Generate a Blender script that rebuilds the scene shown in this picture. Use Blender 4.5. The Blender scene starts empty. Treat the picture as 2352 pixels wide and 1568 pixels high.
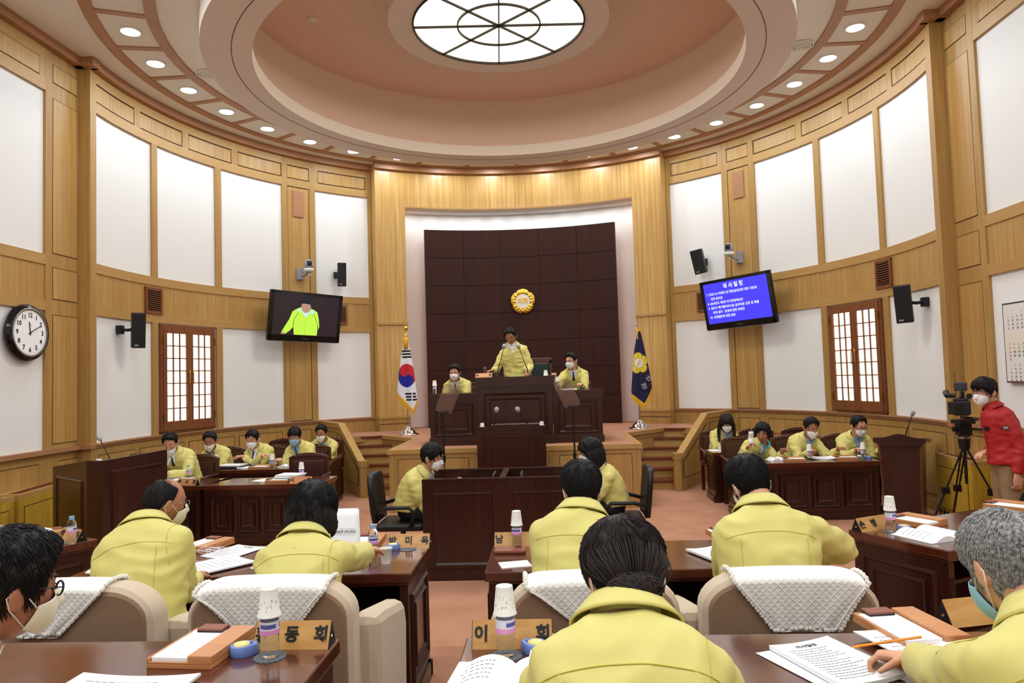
import bpy, bmesh, math, random
from mathutils import Vector, Matrix, noise
from mathutils.bvhtree import BVHTree
R_ = math.radians
sc = bpy.context.scene
COL = sc.collection
rnd = random.Random(7)

# ------------------------------------------------------------------ camera
# room frame: x to the right, y towards the platform, z up; the circular hall is centred on the origin
def set_camera():
    al, p, r = R_(3), R_(2.86520521), R_(-1.75632573)
    F0 = Vector((0, math.cos(p), math.sin(p))); U0 = Vector((0, -math.sin(p), math.cos(p))); X0 = Vector((1, 0, 0))
    R = math.cos(r)*X0 + math.sin(r)*U0; U = -math.sin(r)*X0 + math.cos(r)*U0
    def w(v): return Vector((v.x*math.cos(al)-v.y*math.sin(al), v.x*math.sin(al)+v.y*math.cos(al), v.z))
    R, U, F = w(R), w(U), w(F0)
    cam = bpy.data.cameras.new('camera'); o = bpy.data.objects.new('camera', cam); COL.objects.link(o)
    cam.sensor_width = 36; cam.lens = 1640.25/2352*36; cam.clip_start = .05
    o.matrix_world = Matrix(((R.x, U.x, -F0.x if 0 else -F.x, .5625), (R.y, U.y, -F.y, -9.7009), (R.z, U.z, -F.z, 1.9), (0, 0, 0, 1)))
    sc.camera = o
set_camera()
sc.view_settings.view_transform = 'Standard'; sc.view_settings.look = 'None'
sc.view_settings.exposure = 0.22; sc.view_settings.gamma = 1.0; sc.view_settings.use_curve_mapping = False
w = bpy.data.worlds.new('world'); sc.world = w; w.use_nodes = True
w.node_tree.nodes['Background'].inputs[0].default_value = (1, .96, .9, 1)
w.node_tree.nodes['Background'].inputs[1].default_value = .05
K_DOWN, K_SKY, K_BACK, K_COVE = 10.0, 150.0, 34.0, 1.5

def area(name, loc, size, power, color=(1, .93, .82), down=True, spread=None):
    l = bpy.data.lights.new(name, 'AREA'); l.shape = 'DISK'; l.size = size; l.energy = power; l.color = color
    if spread: l.spread = R_(spread)
    o = bpy.data.objects.new(name, l); COL.objects.link(o); o.location = loc
    if not down: o.rotation_euler = (math.pi, 0, 0)
    return o
LC = Vector((0, .086, 0))
DLA = sorted([-40.8-11.05*k for k in range(13)]+[40.2+11.0*k for k in range(13)]+[-29.5, -18, -6, 6, 18, 29.2])
for a in DLA:
    a = R_(a)
    area('downlight_lamp', (LC.x+4.71*math.sin(a), LC.y+4.71*math.cos(a), 6.312), .214, K_DOWN, (.86, .95, 1))
area('skylight_lamp', (0, .086, 6.82), 2.2, K_SKY, (1, .97, .88))
for k in range(11): area('niche_fill_lamp', (5.62*math.sin(R_(-24+4.8*k)), 5.62*math.cos(R_(-24+4.8*k)), 5.47), .2, 3.0, (.97, .98, 1))  # unseen row of lamps added to brighten the white niche
for x in (-4, -1.4, 1.4, 4):
    for y in (-7.2, -9.2, -11.2):
        area('rear_downlight_lamp', (x, y, 6.30), .3, K_BACK, (.90, .97, 1))

# ------------------------------------------------------------------ materials
MATS = {}
def lin(c): return tuple(((v/255+.055)/1.055)**2.4 if v/255 > .04045 else v/255/12.92 for v in c)
def mat(name, rgb, rough=.6, metal=0, spec=.5, emit=None, es=1, alpha=1, trans=0, coat=0, bump=None, grain=None, noise_=None, sheen=0, srgb=True, ior=1.45, sub=0):
    """bump=(scale,strength[,stretch xyz]); grain=(rgb2, (sx,sy,sz), mix); noise_=(rgb2, scale, lo, hi)"""
    m = bpy.data.materials.new(name); m.use_nodes = True; nt = m.node_tree; b = nt.nodes['Principled BSDF']
    c = lin(rgb) if srgb else rgb
    b.inputs['Base Color'].default_value = (*c, 1); b.inputs['Roughness'].default_value = rough
    b.inputs['Metallic'].default_value = metal; b.inputs['Specular IOR Level'].default_value = spec
    b.inputs['Alpha'].default_value = alpha; b.inputs['Transmission Weight'].default_value = trans
    b.inputs['Coat Weight'].default_value = coat; b.inputs['Coat Roughness'].default_value = .12; b.inputs['IOR'].default_value = ior
    if sheen: b.inputs['Sheen Weight'].default_value = sheen
    if sub: b.inputs['Subsurface Weight'].default_value = sub; b.inputs['Subsurface Radius'].default_value = (.02, .008, .004); b.inputs['Subsurface Scale'].default_value = .5
    if emit: b.inputs['Emission Color'].default_value = (*lin(emit), 1); b.inputs['Emission Strength'].default_value = es
    tc = nt.nodes.new('ShaderNodeTexCoord')
    def tex(scale, detail=4, sxyz=(1, 1, 1), rough_=.55):
        mp = nt.nodes.new('ShaderNodeMapping'); nt.links.new(tc.outputs['Object'], mp.inputs[0]); mp.inputs['Scale'].default_value = sxyz
        n = nt.nodes.new('ShaderNodeTexNoise'); n.inputs['Scale'].default_value = scale; n.inputs['Detail'].default_value = detail; n.inputs['Roughness'].default_value = rough_
        nt.links.new(mp.outputs[0], n.inputs[0]); return n.outputs[0]
    def mixin(fac, c2, lo=.35, hi=.65, amt=1):
        r = nt.nodes.new('ShaderNodeMapRange'); r.inputs[1].default_value = lo; r.inputs[2].default_value = hi; r.inputs[4].default_value = amt
        nt.links.new(fac, r.inputs[0])
        mx = nt.nodes.new('ShaderNodeMix'); mx.data_type = 'RGBA'; nt.links.new(r.outputs[0], mx.inputs[0])
        bc = b.inputs['Base Color']
        if bc.links: nt.links.new(bc.links[0].from_socket, mx.inputs[6])
        else: mx.inputs[6].default_value = (*c, 1)
        mx.inputs[7].default_value = (*lin(c2), 1)
        nt.links.new(mx.outputs[2], bc)
    if grain:
        c2, s, amt = grain; mixin(tex(1, 5, s, .6), c2, .38, .66, amt)
        mixin(tex(1, 2, tuple(q*.18 for q in s)), c2, .4, .7, amt*.6)
    if noise_: mixin(tex(noise_[1]), noise_[0], noise_[2], noise_[3])
    if bump:
        bn = nt.nodes.new('ShaderNodeBump'); bn.inputs['Strength'].default_value = bump[1]; bn.inputs['Distance'].default_value = .01
        nt.links.new(tex(bump[0], 5, bump[2] if len(bump) > 2 else (1, 1, 1)), bn.inputs['Height']); nt.links.new(bn.outputs[0], b.inputs['Normal'])
    MATS[name] = m; return m
V_ = (26, 26, 1.2)
mat('oak_v', (178, 143, 84), .45, grain=((158, 116, 58), V_, .75))
mat('oak_panel', (188, 152, 92), .42, grain=((166, 122, 62), (34, 34, .9), .85))
mat('oak_h', (182, 146, 88), .45, grain=((174, 130, 68), (3, 3, 40), .7))
mat('oak_pale', (206, 170, 108), .4, coat=.1, grain=((176, 132, 66), (22, 22, .7), .9))  # paler oak of the portal, not emissive
mat('oak_red', (172, 124, 88), .45, grain=((154, 106, 72), (4, 4, 30), .6))
mat('cabinet_oak', (196, 160, 60), .35, coat=.3, grain=((170, 132, 40), V_, .7))
mat('groove', (70, 44, 18), .8)
mat('plaster', (232, 232, 232), .85, bump=(3, .03))
mat('ceil_white', (226, 220, 206), .9)
mat('ring_white', (222, 210, 198), .9)
mat('dome_white', (230, 212, 192), .9)
mat('dome_tile', (228, 208, 190), .95, noise_=((196, 170, 150), 60, .56, .64), bump=(90, .5))
mat('carpet', (192, 142, 116), .97, noise_=((176, 126, 100), 2.2, .35, .7), bump=(260, .5), spec=.1)
mat('window_wood', (134, 82, 48), .4, grain=((108, 60, 32), V_, .7))
mat('glass_glow', (240, 240, 225), .6, emit=(255, 252, 232), es=1.25)
mat('sky_glass', (250, 240, 215), .5, emit=(255, 246, 216), es=1.6)
mat('lamp_glow', (255, 255, 255), .5, emit=(255, 255, 255), es=9)
mat('lamp_trim', (225, 225, 225), .4)
mat('black_iron', (28, 22, 18), .5)
mat('brass', (196, 152, 70), .3, metal=1)
mat('neon', (255, 90, 40), .5, emit=(255, 88, 40), es=K_COVE)
mat('neon_side', (255, 90, 50), .5, emit=(255, 96, 56), es=2.2)
mat('dark_panel', (58, 25, 18), .55, spec=.25, grain=((42, 18, 13), (30, 30, 1.0), .8))
mat('dark_wood', (60, 24, 15), .3, coat=.2, grain=((38, 15, 9), (20, 20, 1.2), .8))
mat('dark_wood_h', (92, 42, 24), .16, coat=.7, spec=.6, grain=((68, 28, 15), (3, 22, 20), .7))  # desktops: lighter than dark_wood, brightness of reflections put into the colour
mat('desk_red', (112, 50, 26), .3, coat=.35, grain=((84, 34, 18), (16, 16, 1.2), .7))
mat('stair_wood', (112, 54, 30), .35, grain=((88, 38, 20), (4, 30, 10), .6))
mat('black', (14, 14, 15), .45)
mat('black_gloss', (10, 10, 12), .15)
mat('black_leather', (20, 20, 21), .38, bump=(60, .1))
mat('dark_grey', (52, 52, 54), .5)
mat('mid_grey', (120, 122, 126), .5)
mat('silver', (190, 190, 194), .28, metal=1)
mat('chrome', (215, 213, 208), .12, metal=1)
mat('white_plastic', (226, 226, 222), .4)
mat('grey_plastic', (150, 152, 160), .4)

# ------------------------------------------------------------------ mesh builder
class B:
    def __init__(s): s.v = []; s.f = []; s.m = []
    def add(s, vs, fs, mi=0):
        n = len(s.v); s.v += [Vector(v) for v in vs]; s.f += [tuple(i+n for i in f) for f in fs]; s.m += [mi]*len(fs); return s
    def box(s, a, b, mi=0, mtx=None):
        x0, y0, z0 = a; x1, y1, z1 = b
        vs = [Vector(p) for p in ((x0,y0,z0),(x1,y0,z0),(x1,y1,z0),(x0,y1,z0),(x0,y0,z1),(x1,y0,z1),(x1,y1,z1),(x0,y1,z1))]
        if mtx: vs = [mtx @ p for p in vs]
        return s.add(vs, [(0,3,2,1),(4,5,6,7),(0,1,5,4),(1,2,6,5),(2,3,7,6),(3,0,4,7)], mi)
    def prism(s, poly, z0, z1, mi=0, mtx=None, top=None):
        n = len(poly)
        vs = [Vector((x, y, z0)) for x, y in poly]+[Vector((x, y, z1)) for x, y in poly]
        if mtx: vs = [mtx @ p for p in vs]
        s.add(vs, [tuple(range(n))[::-1]], mi); s.f.append(tuple(i+len(s.v)-2*n for i in range(n, 2*n))); s.m.append(mi if top is None else top)
        base = len(s.v)-2*n
        for i in range(n):
            j = (i+1) % n; s.f.append((base+i, base+j, base+n+j, base+n+i)); s.m.append(mi)
        return s
    def loft(s, rings, mi=0, cap=True, close=True):
        n = len(rings[0]); base = len(s.v)
        for r in rings: s.v += [Vector(p) for p in r]
        for k in range(len(rings)-1):
            for i in range(n if close else n-1):
                j = (i+1) % n; a = base+k*n
                s.f.append((a+i, a+j, a+n+j, a+n+i)); s.m.append(mi)
        if cap and close:
            s.f.append(tuple(base+i for i in range(n))[::-1]); s.m.append(mi)
            s.f.append(tuple(base+(len(rings)-1)*n+i for i in range(n))); s.m.append(mi)
        return s
    def tube(s, pts, rad, n=10, mi=0, cap=True, flat=1.0, up=None):
        pts = [Vector(p) for p in pts]
        if not hasattr(rad, '__len__'): rad = [rad]*len(pts)
        rings = []; ref = Vector(up) if up else None
        for i, p in enumerate(pts):
            t = (pts[min(i+1, len(pts)-1)]-pts[max(i-1, 0)])
            t = t.normalized() if t.length > 1e-9 else Vector((0, 0, 1))
            if ref is None: ref = Vector((0, 0, 1)) if abs(t.z) < .9 else Vector((1, 0, 0))
            a = ref.cross(t)
            if a.length < 1e-6: a = Vector((1, 0, 0)).cross(t)
            a.normalize(); b = t.cross(a).normalized(); ref = b
            rings.append([p+(a*math.cos(2*math.pi*k/n)+b*math.sin(2*math.pi*k/n)*flat)*rad[i] for k in range(n)])
        return s.loft(rings, mi, cap)
    def lathe(s, prof, n=20, mi=0, c=(0, 0, 0), axis=None, cap=True):
        rings = [[Vector((r*math.cos(2*math.pi*k/n), r*math.sin(2*math.pi*k/n), z)) for k in range(n)] for r, z in prof]
        if axis is not None:
            q = Vector((0, 0, 1)).rotation_difference(Vector(axis)).to_matrix(); rings = [[q @ p for p in r] for r in rings]
        cc = Vector(c); return s.loft([[p+cc for p in r] for r in rings], mi, cap)
    def ell(s, c, rad, n=14, m=9, mi=0, rot=None):
        rings = []
        for i in range(m+1):
            t = math.pi*i/m; t = min(max(t, .02), math.pi-.02)
            ring = []
            for k in range(n):
                a = 2*math.pi*k/n; p = Vector((rad[0]*math.sin(t)*math.cos(a), rad[1]*math.sin(t)*math.sin(a), -rad[2]*math.cos(t)))
                if rot: p = rot @ p
                ring.append(p+Vector(c))
            rings.append(ring)
        return s.loft(rings, mi)
    def sector(s, r0, r1, a0, a1, z0, z1, mi=0, step=2.0, c=(0, 0)):
        """curved box: angles in degrees measured from +y towards +x"""
        n = max(1, int(abs(a1-a0)/step+.999)); full = abs(abs(a1-a0)-360) < 1e-6
        rings = []
        for k in range(n+1):
            a = R_(a0+(a1-a0)*k/n); sn, cs = math.sin(a), math.cos(a)
            rings.append([Vector((c[0]+r*sn, c[1]+r*cs, z)) for r, z in ((r0, z0), (r1, z0), (r1, z1), (r0, z1))])
        return s.loft(rings, mi, not full)
    def grid(s, fn, nu, nv, mi=0, mfn=None, close=False):
        base = len(s.v)
        for j in range(nv+1):
            for i in range(nu if close else nu+1): s.v.append(Vector(fn(i/nu, j/nv)))
        W = nu if close else nu+1
        for j in range(nv):
            for i in range(nu):
                i2 = (i+1) % W if close else i+1
                s.f.append((base+j*W+i, base+j*W+i2, base+(j+1)*W+i2, base+(j+1)*W+i)); s.m.append(mfn((i+.5)/nu, (j+.5)/nv) if mfn else mi)
        return s
    def mould(s, P, ex, ez, en, x0, z0, x1, z1, w=.022, h=.012, mi=0):
        P, ex, ez, en = Vector(P), Vector(ex), Vector(ez), Vector(en)
        def ring(d, hh): return [P+ex*x+ez*z+en*hh for x, z in ((x0+d, z0+d), (x1-d, z0+d), (x1-d, z1-d), (x0+d, z1-d))]
        return s.loft([ring(0, 0), ring(w*.25, h), ring(w*.7, h*.6), ring(w, 0)], mi, cap=False)
    def build(s, name, mats, parent=None, loc=None, rot=0, smooth=False, bevel=0, label=None, cat=None, group=None, kind=None, auto=None, solid=0):
        me = bpy.data.meshes.new(name)
        o_ = Vector(loc) if loc is not None else Vector((0, 0, 0))
        me.from_pydata([tuple(v) for v in s.v], [], s.f); me.validate()
        if not isinstance(mats, (list, tuple)): mats = [mats]
        for m in mats: me.materials.append(MATS[m] if isinstance(m, str) else m)
        if len(me.polygons) == len(s.m): me.polygons.foreach_set('material_index', s.m)
        bm = bmesh.new(); bm.from_mesh(me); bmesh.ops.recalc_face_normals(bm, faces=bm.faces); bm.to_mesh(me); bm.free()
        if smooth: me.polygons.foreach_set('use_smooth', [True]*len(me.polygons))
        if auto: me.polygons.foreach_set('use_smooth', [True]*len(me.polygons)); me.set_sharp_from_angle(angle=R_(auto))
        o = bpy.data.objects.new(name, me); COL.objects.link(o)
        o.location = o_; o.rotation_euler = (0, 0, R_(rot))
        if parent: o.parent = parent
        if bevel:
            b = o.modifiers.new('bevel', 'BEVEL'); b.width = bevel; b.segments = 2; b.limit_method = 'ANGLE'
        if solid:
            b = o.modifiers.new('solid', 'SOLIDIFY'); b.thickness = solid; b.offset = 0
        tag(o, label, cat, group, kind); return o
def tag(o, label=None, cat=None, group=None, kind=None):
    if label: o['label'] = label
    if cat: o['category'] = cat
    if group: o['group'] = group
    if kind: o['kind'] = kind
    return o
def thing(name, label, cat, loc=(0, 0, 0), rot=0, group=None):
    o = bpy.data.objects.new(name, None); COL.objects.link(o); o.empty_display_size = .1
    o.location = loc; o.rotation_euler = (0, 0, R_(rot)); return tag(o, label, cat, group)
def copy_tree(o, parent=None):
    c = o.copy(); COL.objects.link(c)
    if parent: c.parent = parent
    for ch in list(o.children): copy_tree(ch, c)
    return c
def place(o, loc, rot=0, label=None, group=None):
    o.location = loc; o.rotation_euler = (0, 0, R_(rot))
    if label: o['label'] = label
    if group: o['group'] = group
    return o
def text(s, size, mtx, m, parent=None, name='lettering', depth=.001, align='CENTER', bold=0, sx=1):
    cu = bpy.data.curves.new('t', 'FONT'); cu.body = s; cu.size = size; cu.align_x = align; cu.align_y = 'CENTER'; cu.extrude = depth; cu.resolution_u = 2
    cu.offset = bold
    o = bpy.data.objects.new('t', cu); COL.objects.link(o)
    dg = bpy.context.evaluated_depsgraph_get(); dg.update(); me = bpy.data.meshes.new_from_object(o.evaluated_get(dg)); me.name = name
    bpy.data.objects.remove(o); bpy.data.curves.remove(cu)
    me.transform(mtx @ Matrix.Diagonal((sx, 1, 1, 1))); me.materials.clear(); me.materials.append(MATS[m])
    o = bpy.data.objects.new(name, me); COL.objects.link(o)
    if parent: o.parent = parent
    return o
def frame(P, ex, ez):
    """matrix mapping text xy to the plane at P spanned by ex (right) and ez (up)"""
    ex, ez = Vector(ex).normalized(), Vector(ez).normalized(); n = ex.cross(ez)
    return Matrix(((ex.x, ez.x, n.x, P[0]), (ex.y, ez.y, n.y, P[1]), (ex.z, ez.z, n.z, P[2]), (0, 0, 0, 1)))
def pol(r, a, z=0): a = R_(a); return Vector((r*math.sin(a), r*math.cos(a), z))

# ------------------------------------------------------------------ shell
S_ = 'structure'
RW = 5.54
ZC, ZCR = 6.33, 6.21
B().box((-9, -13.5, -.3), (9, 8, 0)).build('floor', 'carpet', kind=S_)
# seating tiers under the two rows of council desks
B().prism([(-9, -4.2), (-3.6, -4.2), (-2.35, -4.95), (-.6, -4.95), (.6, -4.95), (2.25, -4.95), (3.3, -4.2), (9, -4.2), (9, -13.5), (-9, -13.5)], 0, .15).build('floor_tier', 'carpet', kind=S_)
B().prism([(-9, -7.15), (9, -7.15), (9, -13.5), (-9, -13.5)], .15, .30).build('floor_tier', 'carpet', kind=S_)
# plaster drum behind the panelling, left and right of the portal
for side, nm in ((-1, 'left'), (1, 'right')):
    s = side
    def A(a, b): return (s*a, s*b)
    B().sector(RW, RW+.15, *A(32.5, 96.1), 0, ZC).build('wall_'+nm, 'plaster', kind=S_, smooth=False)
    f = B()   # frame rails and stiles
    st = [(33.0, 33.75), (45.35, 46.6), (51.4, 52.6), (65.95, 67.25), (80.25, 81.5), (94.9, 96.2)]
    for i, (a, b) in enumerate(st):
        if i in (3, 4): f.sector(RW-.035, RW, *A(a, b), 1.18, 2.90, 0); f.sector(RW-.035, RW, *A(a, b), 3.60, 5.665, 0)
        else: f.sector(RW-.035, RW, *A(a, b), 1.18, ZCR, 0)
    for z0, z1 in ((2.90, 3.03), (3.47, 3.60), (5.665, 5.81), (6.07, ZCR)):
        for a, b in ((33.75, 45.35), (52.6, 94.9)): f.sector(RW-.033, RW, *A(a, b), z0, z1, 1)
    # stiles do not cross the middle band
    f.build('trim_1', ['oak_v', 'oak_h'], kind=S_)
    p = B()
    p.sector(RW-.018, RW, *A(33.75, 45.35), 3.03, 3.47, 0); p.sector(RW-.018, RW, *A(52.6, 94.9), 3.03, 3.47, 0)
    # middle-band filler hiding the stiles there
    def gpanel(a, b, z0, z1, r=RW):
        d = .12
        p.sector(r-.020, r, *A(a, b), z0, z1, 1); p.sector(r-.026, r, *A(a+d, b-d), z0+.011, z1-.011, 0)
    gpanel(46.6, 51.4, 5.82, 6.06); gpanel(46.6, 51.4, 1.2, 5.66)
    p.sector(RW-.0355, RW, *A(46.6, 51.4), 5.665, 5.81, 2); p.sector(RW-.0355, RW, *A(46.6, 51.4), 6.07, ZCR, 2)
    gpanel(34.2, 44.6, 5.82, 6.06)
    wd = 9.62; FP = [52.65, 62.3, 73.05, 83.85]; FE = [63.55-52.65-1.3, 0]
    for k in range(4):
        a = 52.65+k*10.93; gpanel(a, a+9.6, 5.82, 6.06)
    for a, b in ((33.75, 34.2), (44.6, 45.35), *[(62.25+k*10.93, 63.58+k*10.93) for k in range(3)]):
        p.sector(RW-.033, RW, *A(a, b), 5.81, 6.07, 2)
    p.build('trim_2', ['oak_panel', 'groove', 'oak_v'], kind=S_)
    # wainscot
    q = B(); q.sector(RW-.03, RW, *A(32.9, 96.2), 0, 1.17, 2)
    gs = [(53.2, 62.6), (63.6, 73.6), (74.6, 84.6), (85.6, 94.4)]
    for a, b in [(46.8, 51.4)]+gs:
        q.sector(RW-.032, RW, *A(a, b), .2, 1.03, 1); q.sector(RW-.036, RW, *A(a+.12, b-.12), .211, 1.02, 0)
    q.sector(RW-.045, RW, *A(32.9, 96.2), 0, .14, 3)
    q.build('trim_3', ['oak_panel', 'groove', 'oak_v', 'oak_h'], kind=S_)
    q = B(); q.sector(RW-.075, RW, *A(32.9, 96.3), 1.165, 1.19, 0); q.sector(RW-.055, RW, *A(32.9, 96.3), 1.135, 1.165, 0)
    q.build('trim_4', 'oak_red', kind=S_)
    # outer straight wall beyond the pilaster
    xo = 5.66
    y0 = 5.54*math.cos(R_(96.2))
    g = B(); g.box((min(s*xo, s*(xo+.2)), -13.4, 0), (max(s*xo, s*(xo+.2)), y0+.02, ZC), 0)
    g.build('wall_'+('left' if s < 0 else 'right')+'_rear', 'plaster', kind=S_)
    g = B()
    xi = 5.54*math.sin(R_(96.2))
    def wb(xa, xb, ya, yb, za, zb, mi): g.box((min(s*xa, s*xb), ya, za), (max(s*xa, s*xb), yb, zb), mi)
    wb(xi-.036, xo+.1, y0-.02, y0, 0, ZC, 0)                       # return of the pilaster
    wb(xo-.02, xo, -1.13, y0-.02, 0, ZC, 0)                          # narrow panel column
    for z0, z1 in ((5.82, 6.06), (3.63, 5.62), (3.05, 3.46), (1.24, 2.86), (.2, 1.03)):
        wb(xo-.022, xo, -1.115, y0-.035, z0, z1, 1); wb(xo-.028, xo, -1.105, y0-.045, z0+.01, z1-.01, 3)
    wb(xo-.035, xo, -1.25, -1.13, 1.18, ZC, 0)
    wb(xo-.035, xo, -4.6, -4.45, 1.18, ZC, 0); wb(xo-.035, xo, -8.1, -7.95, 1.18, ZC, 0)
    wb(xo-.02, xo, -13, -1.25, 3.03, 3.47, 3)
    for z0, z1 in ((2.90, 3.03), (3.47, 3.60), (5.665, 5.81), (6.07, ZC)): wb(xo-.034, xo, -13, -1.25, z0, z1, 2)
    wb(xo-.03, xo, -13, -1.0, 0, 1.17, 0); wb(xo-.033, xo, -13, -1.25, 5.8, 6.08, 0)
    for k in range(5):
        ya, yb = -2.32-1.15*k, -1.36-1.15*k
        for z0, z1 in ((.2, 1.03), (5.82, 6.06)):
            wb(xo-.0345, xo, ya, yb, z0, z1, 1); wb(xo-.04, xo, ya+.012, yb-.012, z0+.01, z1-.01, 3)
    g.build('trim_5', ['oak_v', 'groove', 'oak_h', 'oak_panel'], kind=S_)
    g = B(); wb(xi-.09, xo, y0-.09, y0, 1.135, 1.19, 0); wb(xo-.09, xo, -13, y0-.05, 1.135, 1.19, 0)
    wb(xo-.12, xo, -13, y0, ZCR, ZC, 0); wb(xi-.14, xo, y0-.12, y0+.03, ZCR, ZC, 0)
    g.build('trim_6', 'oak_red', kind=S_)
    B().sector(RW-.12, RW, *A(32.9, 96.4), ZCR, ZC).build('trim_7', 'oak_red', kind=S_)
# rear wall closing the room behind the photographer
B().box((-6.2, -13.6, 0), (6.2, -13.4, ZC)).build('wall_rear', 'plaster', kind=S_)
B().box((-6.2, -13.4, 0), (6.2, -13.36, 1.17)).build('trim_8', 'oak_h', kind=S_)
# portal with the niche behind
RP = 5.287
p = B()
p.sector(RP, RP+.9, -32.9, -26.1, .9, ZC, 0, step=1); p.sector(RP, RP+.9, 26.1, 32.9, .9, ZC, 0, step=1)
p.sector(RP, RP+.9, -26.1, 26.1, 5.50, ZC, 0, step=1)
p.build('wall_portal', 'oak_pale', kind=S_, auto=30)
p = B()
p.sector(RP-.008, RP+.3, -26.1, 26.1, 5.465, 5.50, 0)
for s in (-1, 1):
    p.sector(RP-.03, RP, s*26.0, s*32.95, 3.035, 3.085, 0)
    p.sector(RP-.035, RP+.2, s*25.95, s*33.0, .9, 1.145, 1); p.sector(RP-.055, RP+.2, s*25.9, s*33.05, 1.145, 1.19, 0)
    p.sector(RP-.042, RP, s*25.93, s*33.02, 1.035, 1.045, 2)
p.sector(RP-.10, RP, -33.2, 33.2, ZCR, ZC, 3)
p.build('trim_9', ['oak_h', 'oak_v', 'groove', 'oak_red'], kind=S_)
B().sector(5.95, 6.1, -30, 30, .8, 6.0).build('wall_niche', 'plaster', kind=S_)
B().sector(RP+.05, 6.0, -26.5, 26.5, 5.49, 5.6).build('ceiling_niche', 'plaster', kind=S_)
d = B(); d.sector(5.42, 5.50, -21.4, 21.4, .9, 5.05, 1, step=1)
for i in range(5):
    for j in range(7):
        a0, a1 = -21.4+i*8.56, -21.4+(i+1)*8.56; z0 = .9+j*4.15/7
        d.sector(5.40, 5.45, a0+.05, a1-.05, z0+.005, z0+4.15/7-.005, 0, step=1)
# support battens tying the feature wall to the niche
d.box((-.9, 5.455, 1.0), (-.8, 5.96, 4.8), 1); d.box((.8, 5.455, 1.0), (.9, 5.96, 4.8), 1)
d.build('wall_feature', ['dark_panel', 'groove'], kind=S_)
for s in (-1, 1):
    p = pol(5.56, s*20.9)
    B().tube([(p.x, p.y, 1.0), (p.x, p.y, 4.95)], .014, 8).build('neon_tube', 'neon_side', label='vertical red neon tube glowing behind the '+('left' if s < 0 else 'right')+' edge of the dark feature wall', cat='light')
# windows: pair of shoji-like casements in each side wall
def window(s, idx):
    a0, a1 = (68.0, 79.6) if 1 else 0
    r = RW-.03
    P0, P1 = pol(r, s*a0), pol(r, s*a1)
    if s > 0: P0, P1 = P0, P1
    else: P0, P1 = P1, P0
    ex = (P1-P0); W = ex.length; ex.normalize(); ez = Vector((0, 0, 1)); en = ex.cross(ez)   # towards the room
    if en.dot(-(P0+P1)) < 0: en = -en
    M = Matrix(((ex.x, -en.x, 0, P0.x), (ex.y, -en.y, 0, P0.y), (0, 0, 1, 0), (0, 0, 0, 1)))
    z0, z1 = 1.2, 2.88
    f = B()
    f.box((-.02, -.02, z0), (W+.02, .05, z0+.03), 0, M); f.box((-.02, -.02, z1-.02), (W+.02, .05, z1), 0, M)
    f.box((-.02, -.02, z0), (.02, .05, z1), 0, M); f.box((W-.02, -.02, z0), (W+.02, .05, z1), 0, M)
    o = f.build('window_%d' % idx, 'window_wood', kind=S_)
    for k in range(2):
        x0 = .02+k*(W/2-.02); x1 = x0+W/2-.02
        c = B(); bz0, bz1 = z0+.03, z1-.02
        c.box((x0, -.035, bz0), (x0+.07, .005, bz1), 0, M); c.box((x1-.07, -.035, bz0), (x1, .005, bz1), 0, M)
        c.box((x0+.07, -.035, bz0), (x1-.07, .005, bz0+.15), 0, M); c.box((x0+.07, -.035, bz1-.11), (x1-.07, .005, bz1), 0, M)
        gx0, gx1, gz0, gz1 = x0+.07, x1-.07, bz0+.15, bz1-.11
        for i in (1, 2): x = gx0+(gx1-gx0)*i/3; c.box((x-.009, -.03, gz0), (x+.009, 0, gz1), 0, M)
        for i in range(1, 7): z = gz0+(gz1-gz0)*i/7; c.box((gx0, -.028, z-.008), (gx1, 0, z+.008), 0, M)
        c.build('casement', 'window_wood', o)
        B().box((gx0, -.012, gz0), (gx1, -.006, gz1), 0, M).build('pane', 'glass_glow', o, label='frosted glass lit from behind')
        hx = x1-.035 if k == 0 else x0+.035
        B().tube([M @ Vector((hx, -.07, 1.95)), M @ Vector((hx, -.075, 2.0)), M @ Vector((hx, -.075, 2.12)), M @ Vector((hx, -.07, 2.18))], .007, 8).box((hx-.006, -.07, 1.97), (hx+.006, -.03, 1.985), 0, M).box((hx-.006, -.07, 2.135), (hx+.006, -.03, 2.15), 0, M).build('handle', 'brass', o, smooth=True)
        for hz in (1.45, 2.65):
            hx2 = x0 if k == 0 else x1
            B().box((hx2-.012, -.05, hz-.06), (hx2+.012, -.03, hz+.06), 0, M).build('hinge', 'brass', o)
window(-1, 1); window(1, 2)
# ceiling: flat plate with a round opening
c = B(); n = 132
inn, out = [], []
for k in range(n):
    a = 2*math.pi*k/n; sx, sy = math.sin(a), math.cos(a)
    inn.append(Vector((3.7*sx, .086+3.7*sy, ZC)))
    tx = 6.5/abs(sx) if abs(sx) > 1e-6 else 1e9; ty = (6.6 if sy > 0 else 13.6)/abs(sy) if abs(sy) > 1e-6 else 1e9
    t = min(tx, ty); out.append(Vector((t*sx, .086*0+t*sy, ZC)))
c.loft([[p+Vector((0, 0, .15)) for p in inn], inn, out, [p+Vector((0, 0, .15)) for p in out]], 0, cap=False)
c.build('ceiling', 'ceil_white', kind=S_)
c = B(); cc = (0, .086)
c.sector(3.30, 3.865, 0, 360, 6.015, 6.035, 0, 3, cc)      # soffit
c.sector(3.845, 3.865, 0, 360, 6.035, ZC+.01, 0, 3, cc)    # outer drop
c.sector(3.27, 3.30, 0, 360, 6.015, 6.20, 0, 3, cc)        # inner lip
c.build('ceiling_ring', 'ring_white', kind=S_, auto=40)
B().sector(3.506, 3.514, 0, 360, 6.012, 6.02, 0, 3, cc).build('trim_10', 'groove', kind=S_)
c = B(); c.sector(3.58, 3.66, 0, 360, 6.03, 7.2, 0, 3, cc); c.sector(3.28, 3.6, 0, 360, 6.035, 6.05, 0, 3, cc)
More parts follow.
